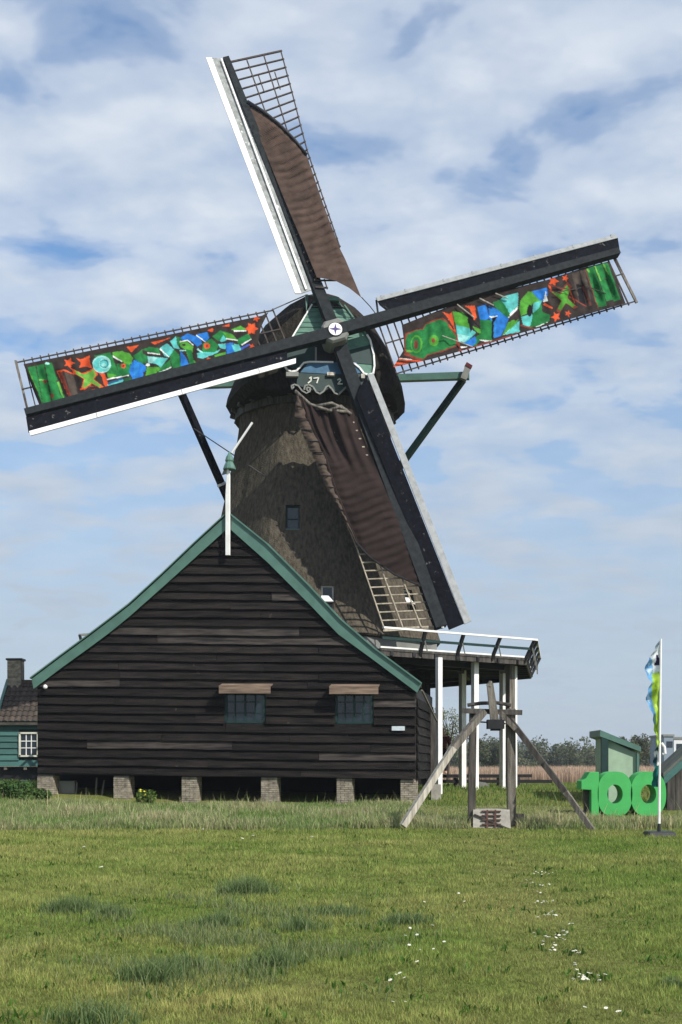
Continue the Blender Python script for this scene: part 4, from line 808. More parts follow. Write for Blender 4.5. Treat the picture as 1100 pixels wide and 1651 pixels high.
# ------------------------------------------------------------------ person behind the white column
def person(loc):
    root = empty('person', loc); tag(root, 'person in maroon jacket half hidden behind the white gallery column', 'person')
    def skin(name, pts, edges, rad, mt, sub=2):
        m = bpy.data.meshes.new(name); m.from_pydata(pts, edges, []); o = bpy.data.objects.new(name, m); S.collection.objects.link(o)
        sk = o.modifiers.new('s', 'SKIN'); m.skin_vertices.new() if not m.skin_vertices else None
        for v, r in zip(m.skin_vertices[0].data, rad): v.radius = (r, r)
        m.skin_vertices[0].data[0].use_root = True
        ss = o.modifiers.new('u', 'SUBSURF'); ss.levels = sub; ss.render_levels = sub
        bpy.context.view_layer.update(); d = bpy.context.evaluated_depsgraph_get(); nm = bpy.data.meshes.new_from_object(o.evaluated_get(d)); nm.name = name
        o.modifiers.clear(); o.data = nm; nm.materials.clear(); nm.materials.append(mt); nm.shade_smooth(); o.parent = root; return o
    pts = [(0, 0, .92), (.10, 0, .88), (.11, .0, .48), (.11, .02, .08), (.11, -.12, .04), (-.10, 0, .88), (-.12, .05, .48), (-.13, .12, .08), (-.13, -.0, .04), (0, 0, 1.12), (0, .0, 1.38), (0, 0, 1.48), (0, -.01, 1.60), (0, -.01, 1.70),
           (.19, 0, 1.38), (.25, -.02, 1.10), (.24, -.16, .90), (.24, -.22, .82), (-.19, 0, 1.38), (-.26, .02, 1.10), (-.25, -.1, .88), (-.25, -.15, .80)]
    ed = [(0, 1), (1, 2), (2, 3), (3, 4), (0, 5), (5, 6), (6, 7), (7, 8), (0, 9), (9, 10), (10, 11), (11, 12), (12, 13), (10, 14), (14, 15), (15, 16), (16, 17), (10, 18), (18, 19), (19, 20), (20, 21)]
    rd = [.13, .095, .065, .045, .04, .095, .065, .045, .04, .14, .15, .06, .085, .07, .07, .05, .038, .035, .07, .05, .038, .035]
    body = skin('body', pts, ed, rd, M['skin'])
    skin('jacket', [(0, 0, .86), (0, 0, 1.12), (0, 0, 1.40), (.20, 0, 1.385), (.26, -.02, 1.10), (.245, -.15, .92), (-.20, 0, 1.385), (-.27, .02, 1.10), (-.255, -.09, .9)], [(0, 1), (1, 2), (2, 3), (3, 4), (4, 5), (2, 6), (6, 7), (7, 8)], [.17, .165, .165, .085, .065, .05, .085, .065, .05], M['maroon'])
    skin('trousers', [(0, 0, .94), (.10, 0, .88), (.11, 0, .48), (.11, .02, .10), (-.10, 0, .88), (-.12, .05, .48), (-.13, .12, .1)], [(0, 1), (1, 2), (2, 3), (0, 4), (4, 5), (5, 6)], [.145, .11, .08, .06, .11, .08, .06], M['trouser'])
    skin('hair', [(0, .03, 1.62), (0, .02, 1.72)], [(0, 1)], [.09, .08], M['hair'])
    return root
pz = at(714, 1251, 46.3); person((pz.x, 46.3, 1.255))

# ------------------------------------------------------------------ number sign, flag, sheds
D = 33.0; TH = .66
ns = empty('number_sign', at(1000, 1314, D)); tag(ns, 'large green block figures reading 100 on the grass', 'sign')
one = [(937.5, 1259.5), (944.5, 1255.5), (951.5, 1244.8), (966, 1244.8), (966, 1316.5), (953.5, 1316.5), (953.5, 1274), (937.5, 1273)]
MB().prism([at(x, y, D) for x, y in one], (0, TH, 0)).build('digit', M['lime'], ns, bevel=.01)
def ringd(cx, cy, rx, ry, ix, iy):
    m = MB(); n = 40
    for k in range(n):
        an = 2*math.pi*k/n; e = .82; f = lambda c: math.copysign(abs(c)**e, c)
        ox, oy = cx+rx*f(math.cos(an)), cy+ry*f(math.sin(an)); iix, iiy = cx+ix*math.cos(an), cy+iy*math.sin(an)
        for yy in (0, TH): m.v.append(at(ox, oy, D)+Vector((0, yy, 0))); m.v.append(at(iix, iiy, D)+Vector((0, yy, 0)))
    for k in range(n):
        a, c = 4*k, 4*((k+1) % n)
        m.f += [(a, c, c+1, a+1), (a+2, a+3, c+3, c+2), (a, a+2, c+2, c), (a+1, c+1, c+3, a+3)]
    return m
ringd(992, 1280.5, 28, 36.5, 12.5, 15.5).build('digit', M['lime'], ns); ringd(1046, 1280.5, 28.5, 36.5, 12.5, 15.5).build('digit', M['lime'], ns)
MB().beam(at(948, 1322, D+.35), at(948, 1272, D+.35), .2, .2, side=(1, 0, 0)).build('support_post', M['rib_d'], ns)
D = 27.3
fl = empty('feather_flag', at(1063, 1350, D)); tag(fl, 'tall narrow blue and lime flag on a white pole with black base', 'flag')
MB().tube([at(1063, 1340, D), at(1064, 1200, D), at(1066, 1030, D)], .032, 8, .022).build('pole', M['white_c'], fl)
MB().tube([at(1063, 1346, D), at(1063, 1328, D)], .045, 8, .035).build('socket', M['plastic'], fl)
bb = at(1064, 1350, D); zg = gz(bb.x, bb.y)
lo_q = [(bb.x+a*.34, bb.y+c*.34, zg-.02) for a, c in ((-1, -.8), (1, -.8), (1, 1), (-1, 1))]; hi_q = [(bb.x+a*.28, bb.y+c*.28, zg+.13) for a, c in ((-1, -.8), (1, -.8), (1, 1), (-1, 1))]
MB().hexa([Vector(v) for v in lo_q], [Vector(v) for v in hi_q]).build('base', M['plastic'], fl, bevel=.02)
fsx = 6.114
lefts = [(212, 80), (160, 160), (110, 240), (80, 320), (73, 380), (95, 460), (112, 495), (97, 540), (88, 640), (100, 720), (130, 800), (158, 880), (168, 1000), (172, 1110), (165, 1160), (155, 1240), (142, 1400), (150, 1522)]
vs = []; pxs = []; nu, nv = 14, 140
for j in range(nv+1):
    yv = 80+(1522-80)*j/nv
    xl_ = np.interp(yv, [q[1] for q in lefts], [q[0] for q in lefts]); xr_ = 213+.0*yv
    for i in range(nu+1):
        u = i/nu; X = xl_+(xr_-xl_)*u; pxs.append((X, yv)); wv = (1-u)*(.10*math.sin(yv*.022)+.05*math.sin(yv*.06+u*4))+.03*math.sin(u*7+yv*.01)
        vs.append(at(1030+X/fsx+(.0), 1020+yv/fsx, D)+Vector((0, wv+.02, 0)))
fs = [(j*(nu+1)+i, j*(nu+1)+i+1, (j+1)*(nu+1)+i+1, (j+1)*(nu+1)+i) for j in range(nv) for i in range(nu)]
I1 = (1, 0, 0); LB = (.16, .40, .70); LM = (.38, .58, .05); TL = (.008, .14, .13); NV = (.02, .01, .06)
shF = [(I1, (.75, .80, .82), [(0, 0), (300, 0), (300, 400), (0, 400)]), (I1, (.35, .42, .45), [(130, 60), (240, 60), (200, 150), (140, 220), (100, 240)]), (I1, LB, [(60, 250), (110, 240), (150, 330), (150, 400), (130, 480), (140, 640), (150, 760), (170, 900), (60, 900)]), (I1, (.6, .75, .85), [(80, 360), (150, 350), (110, 420)]), (I1, (.55, .72, .85), [(90, 590), (130, 640), (110, 700)]), (I1, (.55, .72, .85), [(100, 300), (120, 310), (105, 340)]),
  (I1, LM, [(145, 400), (220, 380), (300, 380), (300, 1140), (170, 1110), (168, 900), (150, 720), (128, 520)]), (I1, (.26, .42, .03), [(160, 500), (190, 540), (170, 590)]), (I1, (.55, .72, .18), [(165, 700), (190, 720), (180, 745), (160, 730)]), (I1, (.24, .40, .03), [(175, 760), (195, 790), (180, 820)]), (I1, NV, [(165, 225), (190, 215), (212, 270), (212, 320), (160, 320), (175, 270)]),
  (I1, (.02, .08, .09), [(150, 1115), (220, 1140), (220, 1320), (140, 1320)]), (I1, WH, [(160, 1230), (162, 1175), (185, 1160), (205, 1185), (205, 1310), (175, 1310), (190, 1250), (185, 1190), (175, 1235)]), (I1, TL, [(130, 1318), (220, 1318), (220, 1540), (130, 1540)])]
cloth_obj('flag_cloth', vs, fs, M['flag'], fl, paint(np.array(pxs), LM, shF))
MB().tube([at(1067, 1198, D), at(1072, 1205, D), at(1073, 1215, D-.02), at(1069, 1216, D)], .03, 6).build('flag_loop', M['white_c'], fl)
# slant-roofed kiosk behind the sign
D = 37.0
ko = empty('slant_roof_shed', at(1000, 1305, D)); tag(ko, 'small pale green shed with one slanting green roof behind the figures', 'shed')
z0 = gz(8.3, D)-.1
wl = [at(975, 1190, D), at(1029, 1216, D)]
q = [Vector((wl[0].x, D, z0)), Vector((wl[1].x, D, z0)), wl[1], wl[0]]
MB().prism(q, (0, 1.3, 0)).build('wall', M['green_p'], ko)
a = at(975, 1182, D-.06); MB().beam((a.x, D-.06, z0), (a.x, D-.06, a.z), .2, .16, side=(1, 0, 0)).build('corner_post', M['green_d'], ko)
a = at(1028.5, 1214, D-.05); MB().beam((a.x, D-.05, z0), (a.x, D-.05, a.z), .07, .1, side=(1, 0, 0)).build('corner_post', M['green'], ko)
p0, p1 = at(968, 1177, D-.15), at(1034, 1204, D-.15)
MB().hexa([p0-Vector((0, 0, .19)), p1-Vector((0, 0, .15)), p1, p0], [p0-Vector((0, 0, .19))+Vector((0, 1.6, 0)), p1-Vector((0, 0, .15))+Vector((0, 1.6, 0)), p1+Vector((0, 1.6, 0)), p0+Vector((0, 1.6, 0))]).build('roof', M['green'], ko)
# dark plank shed at the right edge
D = 34.5
sh = empty('plank_shed', at(1110, 1310, D)); tag(sh, 'dark upright plank shed with green eave board at the right edge', 'shed')
z0 = gz(9.4, D)-.1
xa = at(1076, 1300, D).x
MB().box((xa+1.8, D+.62, (z0+at(1090, 1240, D).z)/2), 3.4, 1.1, at(1090, 1240, D).z-z0).build('inner_wall', M['dark'], sh)
for k in range(15):
    x = xa+.02+k*.235; topz = at(1076, 1246, D).z+min(k*.235+.1, 1.75)*.9
    if k > 7: topz = at(1076, 1246, D).z+max(.1, 3.5-k*.235)*.9
    MB().box((x+.1, D+.02+random.uniform(-.012, .012), (z0+topz)/2), .222, .04, topz-z0).build('plank', M['rib_d'], sh)
r0, rt, r1 = at(1070, 1252, D-.2), None, None
rt = r0+Vector((1.95, 0, 1.78)); r1 = r0+Vector((3.9, 0, 0)); dn = Vector((0, 0, -.24)); bk = Vector((0, 1.3, 0))
for p, q in ((r0, rt), (rt, r1)):
    MB().hexa([p, q, q+Vector((0, 0, .1)), p+Vector((0, 0, .1))], [v+bk for v in (p, q, q+Vector((0, 0, .1)), p+Vector((0, 0, .1)))]).build('roof', M['shedroof'], sh)
    MB().hexa([p+dn, q+dn, q, p], [v-Vector((0, .05, 0)) for v in (p+dn, q+dn, q, p)]).build('bargeboard', M['green_h'], sh)

# ------------------------------------------------------------------ green cottage at the left edge
D = 50.0
ct = empty('green_cottage', at(20, 1268, D)); tag(ct, 'green plank cottage with brown tiled roof and brick chimney', 'cottage')
xL, xR = at(-3, 1200, D).x, at(95, 1200, D).x
zb, zt = at(0, 1236, D).z, at(0, 1166, D).z
MB().box(((xL+xR)/2, D+1.9, (zb+zt)/2), xR-xL-.1, 3.6, zt-zb).build('inner_wall', M['green_d'], ct)
wx0, wx1, wy0, wy1 = 31, 62, 1181, 1220
nb_ = 7
for k in range(nb_):
    a, c = zb+(zt-zb)*k/nb_, zb+(zt-zb)*(k+1)/nb_
    cuts = [(xL, xR)]
    if c > at(0, wy1, D).z+.03 and a < at(0, wy0, D).z-.03: cuts = [(xL, at(wx0, 0, D).x), (at(wx1, 0, D).x, xR)]
    for p, q in cuts: MB().hexa([Vector((p, D, a)), Vector((q, D, a)), Vector((q, D, c)), Vector((p, D, c))], [Vector((p, D-.085, a)), Vector((q, D-.085, a)), Vector((q, D-.03, c)), Vector((p, D-.03, c))]).build('plank', M['green_h'], ct)
m = MB(); pz_ = lambda x, y: at(x, y, D-.10)
for a, c, sd_ in (((wx0+1, wy0), (wx0+1, wy1), (1, 0, 0)), ((wx1-1, wy0), (wx1-1, wy1), (1, 0, 0)), ((wx0, wy0+1), (wx1, wy0+1), (0, 0, 1)), ((wx0, wy1-1), (wx1, wy1-1), (0, 0, 1))): m.beam(pz_(*a), pz_(*c), .07, .08, side=sd_)
wn = m.build('window', M['cream'], ct)
for i in range(3):
    for j in range(3):
        xa_, xb_ = wx0+3+(wx1-wx0-6)*i/3, wx0+3+(wx1-wx0-6)*(i+1)/3; ya_, yb__ = wy0+3+(wy1-wy0-6)*j/3, wy0+3+(wy1-wy0-6)*(j+1)/3
        MB().prism([at(xa_+.6, yb__-.6, D-.06), at(xb_-.6, yb__-.6, D-.06), at(xb_-.6, ya_+.6, D-.06), at(xa_+.6, ya_+.6, D-.06)], (0, .01, 0)).build('pane', M['glass'], wn)
for i in (1, 2):
    x = wx0+3+(wx1-wx0-6)*i/3; MB().beam(at(x, wy0+2, D-.07), at(x, wy1-2, D-.07), .03, .04, side=(1, 0, 0)).build('glazing_bar', M['white_c'], wn)
    y = wy0+3+(wy1-wy0-6)*i/3; MB().beam(at(wx0+2, y, D-.072), at(wx1-2, y, D-.072), .03, .04, side=(0, 0, 1)).build('glazing_bar', M['white_c'], wn)
# roof slab and single tiles
ez, rz = zt+.02, at(0, 1101, D+1.45).z; ey_, ry_ = D-.28, D+1.45
MB().hexa([Vector((xL, ey_, ez-.1)), Vector((xR, ey_, ez-.1)), Vector((xR, ry_, rz-.1)), Vector((xL, ry_, rz-.1))], [Vector((xL, ey_, ez-.03)), Vector((xR, ey_, ez-.03)), Vector((xR, ry_, rz-.03)), Vector((xL, ry_, rz-.03))]).build('roof', M['tile'], ct)
sl_ = Vector((0, ry_-ey_, rz-ez)); nr = 8; tw_ = .235; nrm_ = Vector((0, -(rz-ez), ry_-ey_)).normalized()
tm = MB()
for i in range(4):
    x0_, x1_ = tw_*i/4, tw_*(i+1)/4; h0, h1 = (.0, .035, .05, .03, .0)[i], (.0, .035, .05, .03, .0)[i+1]
    up_ = sl_/nr*1.08; tm.hexa([Vector((x0_, 0, 0))+nrm_*h0, Vector((x1_, 0, 0))+nrm_*h1, Vector((x1_, 0, 0))+nrm_*(h1-.03)+up_, Vector((x0_, 0, 0))+nrm_*(h0-.03)+up_], [Vector((x0_, 0, 0))+nrm_*(h0+.025), Vector((x1_, 0, 0))+nrm_*(h1+.025), Vector((x1_, 0, 0))+nrm_*(h1-.005)+up_, Vector((x0_, 0, 0))+nrm_*(h0-.005)+up_])
tmesh = tm.mesh('roof_tile'); tmesh.materials.append(M['tile']); rl = rootloc(ct)
for r in range(nr):
    for k in range(int((xR-xL)/tw_)):
        o = bpy.data.objects.new('roof_tile', tmesh); S.collection.objects.link(o); o.parent = ct
        p = Vector((xL+k*tw_+random.uniform(-.006, .006), ey_, ez+.02))+sl_*(r/nr)+nrm_*random.uniform(0, .012); o.location = p-rl
MB().hexa([Vector((xL-.06, ey_-.05, ez-.16)), Vector((xL+.05, ey_-.05, ez-.16)), Vector((xL+.05, ey_-.05, ez+.16)), Vector((xL-.06, ey_-.05, ez+.16))], [Vector((xL-.06, ry_, rz-.16)), Vector((xL+.05, ry_, rz-.16)), Vector((xL+.05, ry_, rz+.16)), Vector((xL-.06, ry_, rz+.16))]).build('bargeboard', M['green'], ct)
MB().beam(Vector((xL-.05, D-.2, zt-.02)), Vector((xR, D-.2, zt-.02)), .16, .12, side=(0, 0, 1)).build('eave_board', M['green_h'], ct)
MB().beam(Vector((xL, ry_, rz+.05)), Vector((xR, ry_, rz+.05)), .16, .14).build('ridge', M['tile'], ct)
ch0, ch1 = at(14, 1110, D+1.45), at(36, 1066, D+1.45)
MB().box(((ch0.x+ch1.x)/2, D+1.5, (ch0.z+ch1.z)/2-.1), ch1.x-ch0.x, .55, ch1.z-ch0.z+.3).build('chimney', M['mortar'], ct)
bkc = MB(); zz = ch0.z-.05; r = 0
while zz < ch1.z-.05:
    w_ = ch1.x-ch0.x; cuts = [0, w_*.5, w_] if r % 2 else [0, w_*.25, w_*.75, w_]
    for p, q in zip(cuts, cuts[1:]): bkc.box((ch0.x+(p+q)/2, D+1.5-.275, zz+.03), q-p-.012, .04, .055)
    zz += .066; r += 1
tag(bkc.build('bricks', M['brick'], ct), kind='stuff')
MB().box(((ch0.x+ch1.x)/2, D+1.5, ch1.z+.06), ch1.x-ch0.x+.1, .65, .08).build('chimney_cap', M['dark'], ct)
MB().box(((xL+xR)/2, D+.25, zb-.4), xR-xL, .1, .78).build('plinth', M['dark'], ct)
for px in (8, 40, 75): a = at(px, 1243, D-.1); MB().box((a.x, D+.1, zb-.08), .12, .3, .1).build('beam_end', M['rib'], ct)
a = at(42, 1262, 44.0); cs = MB(); z_ = gz(a.x, 44)-.1; cs.hexa([Vector((a.x-.22, 43.8, z_)), Vector((a.x+.22, 43.8, z_)), Vector((a.x+.22, 44.2, z_)), Vector((a.x-.22, 44.2, z_))], [Vector((a.x-.17, 43.83, a.z+.1)), Vector((a.x+.16, 43.83, a.z+.08)), Vector((a.x+.16, 44.17, a.z+.08)), Vector((a.x-.17, 44.17, a.z+.1))])
tag(cs.build('concrete_stump', M['concrete'], base=(a.x, 44, z_), bevel=.03), 'pale concrete stump in front of the green cottage', 'stump')

# ------------------------------------------------------------------ far buildings
for (x0, x1, y0, Y, mt, lab) in ((831, 863, 1197, 420, 'farb', 'far blue grey block rising over the tree line'), (863.5, 869, 1199, 419, 'farw', 'tiny white block beside the far grey one over the trees'), (1071, 1086, 1187, 180, 'farb', 'distant grey block just right of the flag pole'), (1087, 1130, 1191, 181, 'farw', 'distant long white building above the right hand shed')):
    a, c = at(x0, y0, Y), at(x1, y0, Y); bd = empty('far_building', ((a.x+c.x)/2, Y, 0)); tag(bd, lab, 'building')
    MB().box(((a.x+c.x)/2, Y+4, a.z/2), c.x-a.x, 8, a.z).build('wall', M[mt], bd)
    MB().box(((a.x+c.x)/2, Y+4, a.z+.1), c.x-a.x+.3, 8.3, .3).build('roof', M['grey'], bd)
    for k in range(max(1, int((c.x-a.x)/1.6))): MB().box((a.x+.8+k*1.6, Y-.02, a.z-1.2), .9, .06, .9).build('window', M['glass'], bd)

# ------------------------------------------------------------------ vegetation
def blades(name, pts, h, w, col, lean=.35, seg=1, mt=None, yaw=None, parent=None, base=None):
    pts = np.asarray(pts, float); n = len(pts); h = np.broadcast_to(h, n); w = np.broadcast_to(w, n); col = np.asarray(col, float)
    an = rng.uniform(0, 2*np.pi, n) if yaw is None else yaw; la = rng.uniform(0, 2*np.pi, n); ll = rng.uniform(.1, 1, n)*lean
    s = np.stack([np.cos(an), np.sin(an), np.zeros(n)], 1)*w[:, None]/2
    dl = np.stack([np.cos(la)*ll, np.sin(la)*ll, np.zeros(n)], 1)*h[:, None]; up = np.stack([np.zeros(n), np.zeros(n), h*np.sqrt(np.maximum(.1, 1-ll**2*.6))], 1)
    if seg == 1:
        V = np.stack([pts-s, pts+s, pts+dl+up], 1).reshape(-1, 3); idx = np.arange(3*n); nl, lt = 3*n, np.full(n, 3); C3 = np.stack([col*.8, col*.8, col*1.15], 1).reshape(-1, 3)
    else:
        V = np.stack([pts-s, pts+s, pts+dl*.28+up*.58+s*.75, pts+dl*.28+up*.58-s*.75, pts+dl+up], 1).reshape(-1, 3); b = np.arange(n)[:, None]*5
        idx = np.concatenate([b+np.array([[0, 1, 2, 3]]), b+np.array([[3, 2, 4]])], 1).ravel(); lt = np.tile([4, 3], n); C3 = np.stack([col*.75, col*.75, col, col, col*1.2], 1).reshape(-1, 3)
    if base is not None: V = V-np.array(base)
    m = bpy.data.meshes.new(name); m.vertices.add(len(V)); m.vertices.foreach_set('co', V.astype(np.float32).ravel())
    m.loops.add(len(idx)); m.loops.foreach_set('vertex_index', idx.astype(np.int32)); m.polygons.add(len(lt)); m.polygons.foreach_set('loop_start', np.concatenate([[0], np.cumsum(lt)[:-1]]).astype(np.int32))
    m.update(calc_edges=True); m.validate()
    ca_ = m.color_attributes.new('Col', 'FLOAT_COLOR', 'POINT'); ca_.data.foreach_set('color', np.hstack([C3, np.ones((len(C3), 1))]).astype(np.float32).ravel())
    m.materials.append(mt or M['grass']); o = bpy.data.objects.new(name, m); S.collection.objects.link(o)
    if base is not None: o.location = base
    if parent: o.parent = parent
    return o
def vnoise(x, y, s, seed=0.):   # cheap smooth noise from sines, about -1..1
    x, y = np.asarray(x)*s, np.asarray(y)*s
    return (np.sin(x*1.7+seed+1.3*np.sin(y*1.1+seed*2))+np.sin(y*1.9-seed+1.7*np.sin(x*.9+1))+np.sin((x+y)*1.3+seed*3)+np.sin((x-y)*2.3+2*np.sin(y*.7)))/4
gzv = np.vectorize(gz)
# lawn: density falls with distance, blades get a little wider
NL = 620000
yy = 6.2*(29.6/6.2)**rng.uniform(0, 1, NL); xx = rng.uniform(-1, 1, NL)*(yy*.275+2.2)
edge = 29.4+.25*vnoise(xx, xx*.3, 1.1); k = yy < edge; xx, yy = xx[k], yy[k]
zz = gzv(xx, yy)
p1 = vnoise(xx, yy, .55, 1.); p2 = vnoise(xx, yy, 1.6, 4.); p3 = vnoise(xx, yy, 4.5, 2.)
dry = np.clip(.44+.30*p1+.22*p2+.15*p3-.05*xx/3+rng.normal(0, .17, len(xx)), 0, 1)[:, None]
path = np.exp(-((xx-(.9+.085*yy))/(.35+.02*yy))**2)[:, None]         # faint trodden line towards the frame
green = np.array([.128, .232, .034]); straw = np.array([.350, .335, .115]); col = green*(1-dry)+straw*dry
col = col*(1-.45*path)+np.array([.29, .28, .10])*.45*path
clump = np.clip(1+.30*vnoise(xx, yy, 7., 8.)+.30*vnoise(xx, yy, 15., 3.)+.15*p2, .45, 1.5); col *= (rng.uniform(.65, 1.3, len(xx))*clump)[:, None]
hh = (.020+.0013*yy)*(1+.5*p2+.35*p3)*(.55+.6*clump)*rng.uniform(.6, 1.5, len(xx)); hh = np.maximum(hh, .015)*(1-.35*path[:, 0])
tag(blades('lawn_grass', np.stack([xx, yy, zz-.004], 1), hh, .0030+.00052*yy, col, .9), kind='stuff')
# rough verge in front of the barn
NV_ = 150000
yy = rng.uniform(29.2, 37.0, NV_); xx = rng.uniform(-1, 1, NV_)*(yy*.30+1.5)
k = (yy > 29.35+.25*vnoise(xx, xx*.3, 1.1)+rng.normal(0, .1, NV_)); 
patch = vnoise(xx, yy, .8, 6.)
k &= ~((np.abs(xx-3.66) < .55) & (yy < 30.0)); k &= ~((xx > 2.2) & (yy > 31.5) & (rng.uniform(0, 1, NV_) > .35)); xx, yy, patch = xx[k], yy[k], patch[k]; zz = gzv(xx, yy)
strw = np.clip(.38+.42*patch+.25*np.exp(-((yy-30.4)/.8)**2)*(xx > 1.5)+rng.normal(0, .28, len(xx)), 0, 1)[:, None]
col = np.array([.130, .235, .048])*(1-strw)+np.array([.46, .41, .25])*strw; col *= rng.uniform(.6, 1.3, len(xx))[:, None]
cl2 = np.clip(1+.5*vnoise(xx, yy*1.6, 2.7, 5.)+.25*vnoise(xx, yy, 6., 2.), .35, 1.9); col *= (.6+.4*cl2)[:, None]
hh = np.where(yy > 33.2, .62, .85)*(.18+.09*patch)*cl2*rng.uniform(.5, 1.6, len(xx))*np.where(xx > 2.2, np.where(yy > 31.3, .38, 1.05), 1.0)*np.where(yy > 35.5, .8, 1.)
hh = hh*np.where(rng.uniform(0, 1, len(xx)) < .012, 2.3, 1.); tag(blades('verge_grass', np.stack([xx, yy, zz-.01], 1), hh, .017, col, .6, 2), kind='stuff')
# grass between and behind the buildings
NB = 90000
yy = 36*(85/36)**rng.uniform(0, 1, NB); xx = rng.uniform(-1, 1, NB)*(yy*.30+1.5)
k = ~((xx > -9.7) & (xx < 2.4) & (yy < 43)); xx, yy = xx[k], yy[k]; zz = gzv(xx, yy)
p = vnoise(xx, yy, .35, 3.)+rng.normal(0, .3, len(xx)); st2 = np.clip(.3+.4*p, 0, 1)[:, None]
col = (np.array([.120, .220, .038])*(1-st2)+np.array([.30, .28, .11])*st2)*rng.uniform(.7, 1.25, len(xx))[:, None]
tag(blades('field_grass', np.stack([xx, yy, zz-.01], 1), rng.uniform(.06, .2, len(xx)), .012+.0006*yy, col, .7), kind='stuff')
# brown reed bed
NR = 90000
yy = rng.uniform(84, 135, NR); xx = rng.uniform(-1, 1, NR)*(yy*.32+4); zz = gzv(xx, yy); p = vnoise(xx, yy, .12, 9.)+.5*vnoise(xx, yy, .5, 2)
col = np.array([.50, .36, .26])*rng.uniform(.6, 1.25, NR)[:, None]*(1+.18*p[:, None])
tag(blades('reed_bed', np.stack([xx, yy, zz], 1), (1.22+.16*p)*rng.uniform(.7, 1.15, NR), .05, col, .2, 2), kind='stuff')

# leaf-clump crowns
def leaves(centres, radii, n, size, c0, c1, seed):
    r = np.random.default_rng(seed); V = []; Cc = []
    for (c, rad) in zip(centres, radii):
        d = r.normal(size=(n, 3)); d /= np.linalg.norm(d, axis=1)[:, None]; q = c+d*rad*(r.uniform(.25, 1.0, n)**.5)[:, None]
        a = r.normal(size=(n, 3)); a /= np.linalg.norm(a, axis=1)[:, None]; b = np.cross(a, r.normal(size=(n, 3))); b /= np.linalg.norm(b, axis=1)[:, None]; s = size*r.uniform(.6, 1.4, n)[:, None]
        V.append(np.stack([q-a*s, q-b*s*.6, q+a*s, q+b*s*.6], 1).reshape(-1, 3)); cc = np.array(c0)+(np.array(c1)-np.array(c0))*r.uniform(0, 1, n)[:, None]; Cc.append(np.repeat(cc*r.uniform(.8, 1.2), 4, 0))
    return np.concatenate(V), np.concatenate(Cc)
def quads_obj(name, V, Cc, mt, parent=None, base=None):
    n = len(V)//4
    if base is not None: V = V-np.array(base)
    m = bpy.data.meshes.new(name); m.vertices.add(len(V)); m.vertices.foreach_set('co', V.astype(np.float32).ravel()); m.loops.add(4*n); m.loops.foreach_set('vertex_index', np.arange(4*n, dtype=np.int32)); m.polygons.add(n); m.polygons.foreach_set('loop_start', (np.arange(n)*4).astype(np.int32)); m.update(calc_edges=True)
    ca_ = m.color_attributes.new('Col', 'FLOAT_COLOR', 'POINT'); ca_.data.foreach_set('color', np.hstack([Cc, np.ones((len(Cc), 1))]).astype(np.float32).ravel()); m.materials.append(mt)
    o = bpy.data.objects.new(name, m); S.collection.objects.link(o)
    if parent: o.parent = parent
    elif base is not None: o.location = base
    return o
# far wood: one mass of crowns
cs, rs = [], []
for k in range(330):
    Y = random.uniform(240, 330); X = random.uniform(-.36, .40)*Y; H = random.uniform(3.4, 7.2)*(1+.18*math.sin(X*.05))
    for j in range(5): cs.append(np.array([X+random.uniform(-2, 2), Y+random.uniform(-2, 2), max(.6, H*random.uniform(.1, .82))])); rs.append(random.uniform(1.2, 2.4))
V, Cc = leaves(cs, rs, 170, .26, (.060, .080, .036), (.125, .130, .070), 5)
tag(quads_obj('far_wood', V, Cc, M['foliage']), kind='stuff')
# sparse pale tree behind the gallery columns
def tree(px, Y, top, spread, name, label, c0, c1, n, size, seed, sparse=True):
    base = at(px, 1250, Y); base.z = gz(base.x, Y); zt_ = at(px, top, Y).z; H = zt_-base.z; r_ = random.Random(seed)
    root = empty(name, base); tag(root, label, 'tree')
    tr = MB(); tr.tube([base, base+Vector((.05, 0, H*.3)), base+Vector((.0, .1, H*.6))], .09*H/4, 7, .04*H/4); ends = []
    for k in range(16):
        h = r_.uniform(.22, .62)*H; an = r_.uniform(0, 6.28); p = base+Vector((0, 0, h)); e = p+Vector((math.cos(an)*spread*r_.uniform(.4, .95), math.sin(an)*spread*r_.uniform(.4, .9), (H-h)*r_.uniform(.35, .95)))
        mid_ = p.lerp(e, .5)+Vector((r_.uniform(-.1, .1), r_.uniform(-.1, .1), .15)); tr.tube([p, mid_, e], .03*H/4, 5, .008*H/4); ends += [mid_, e]
        for _ in range(2):
            e2 = e+Vector((r_.uniform(-.4, .4), r_.uniform(-.4, .4), r_.uniform(-.1, .5)))*spread*.6; tr.tube([mid_, e2], .014*H/4, 4, .005); ends.append(e2)
    tr.build('trunk', M['bark'], root)
    V, Cc = leaves([np.array(e) for e in ends], [spread*.30]*len(ends), n, size, c0, c1, seed); quads_obj('crown', V, Cc, M['foliage'], root, base)
tree(722, 60, 1152, .95, 'willow_tree', 'sparse pale green willow seen between barn and columns', (.13, .15, .085), (.24, .25, .15), 34, .045, 11)
tree(1018, 150, 1196, 2.2, 'bushy_tree', 'dark bushy tree rising behind the slant roofed shed', (.055, .075, .035), (.12, .125, .07), 130, .12, 12)
tree(790, 170, 1199, 2.6, 'bushy_tree', 'rounded dark bushy tree between the two rightmost gallery columns', (.055, .075, .035), (.12, .125, .07), 130, .13, 13)
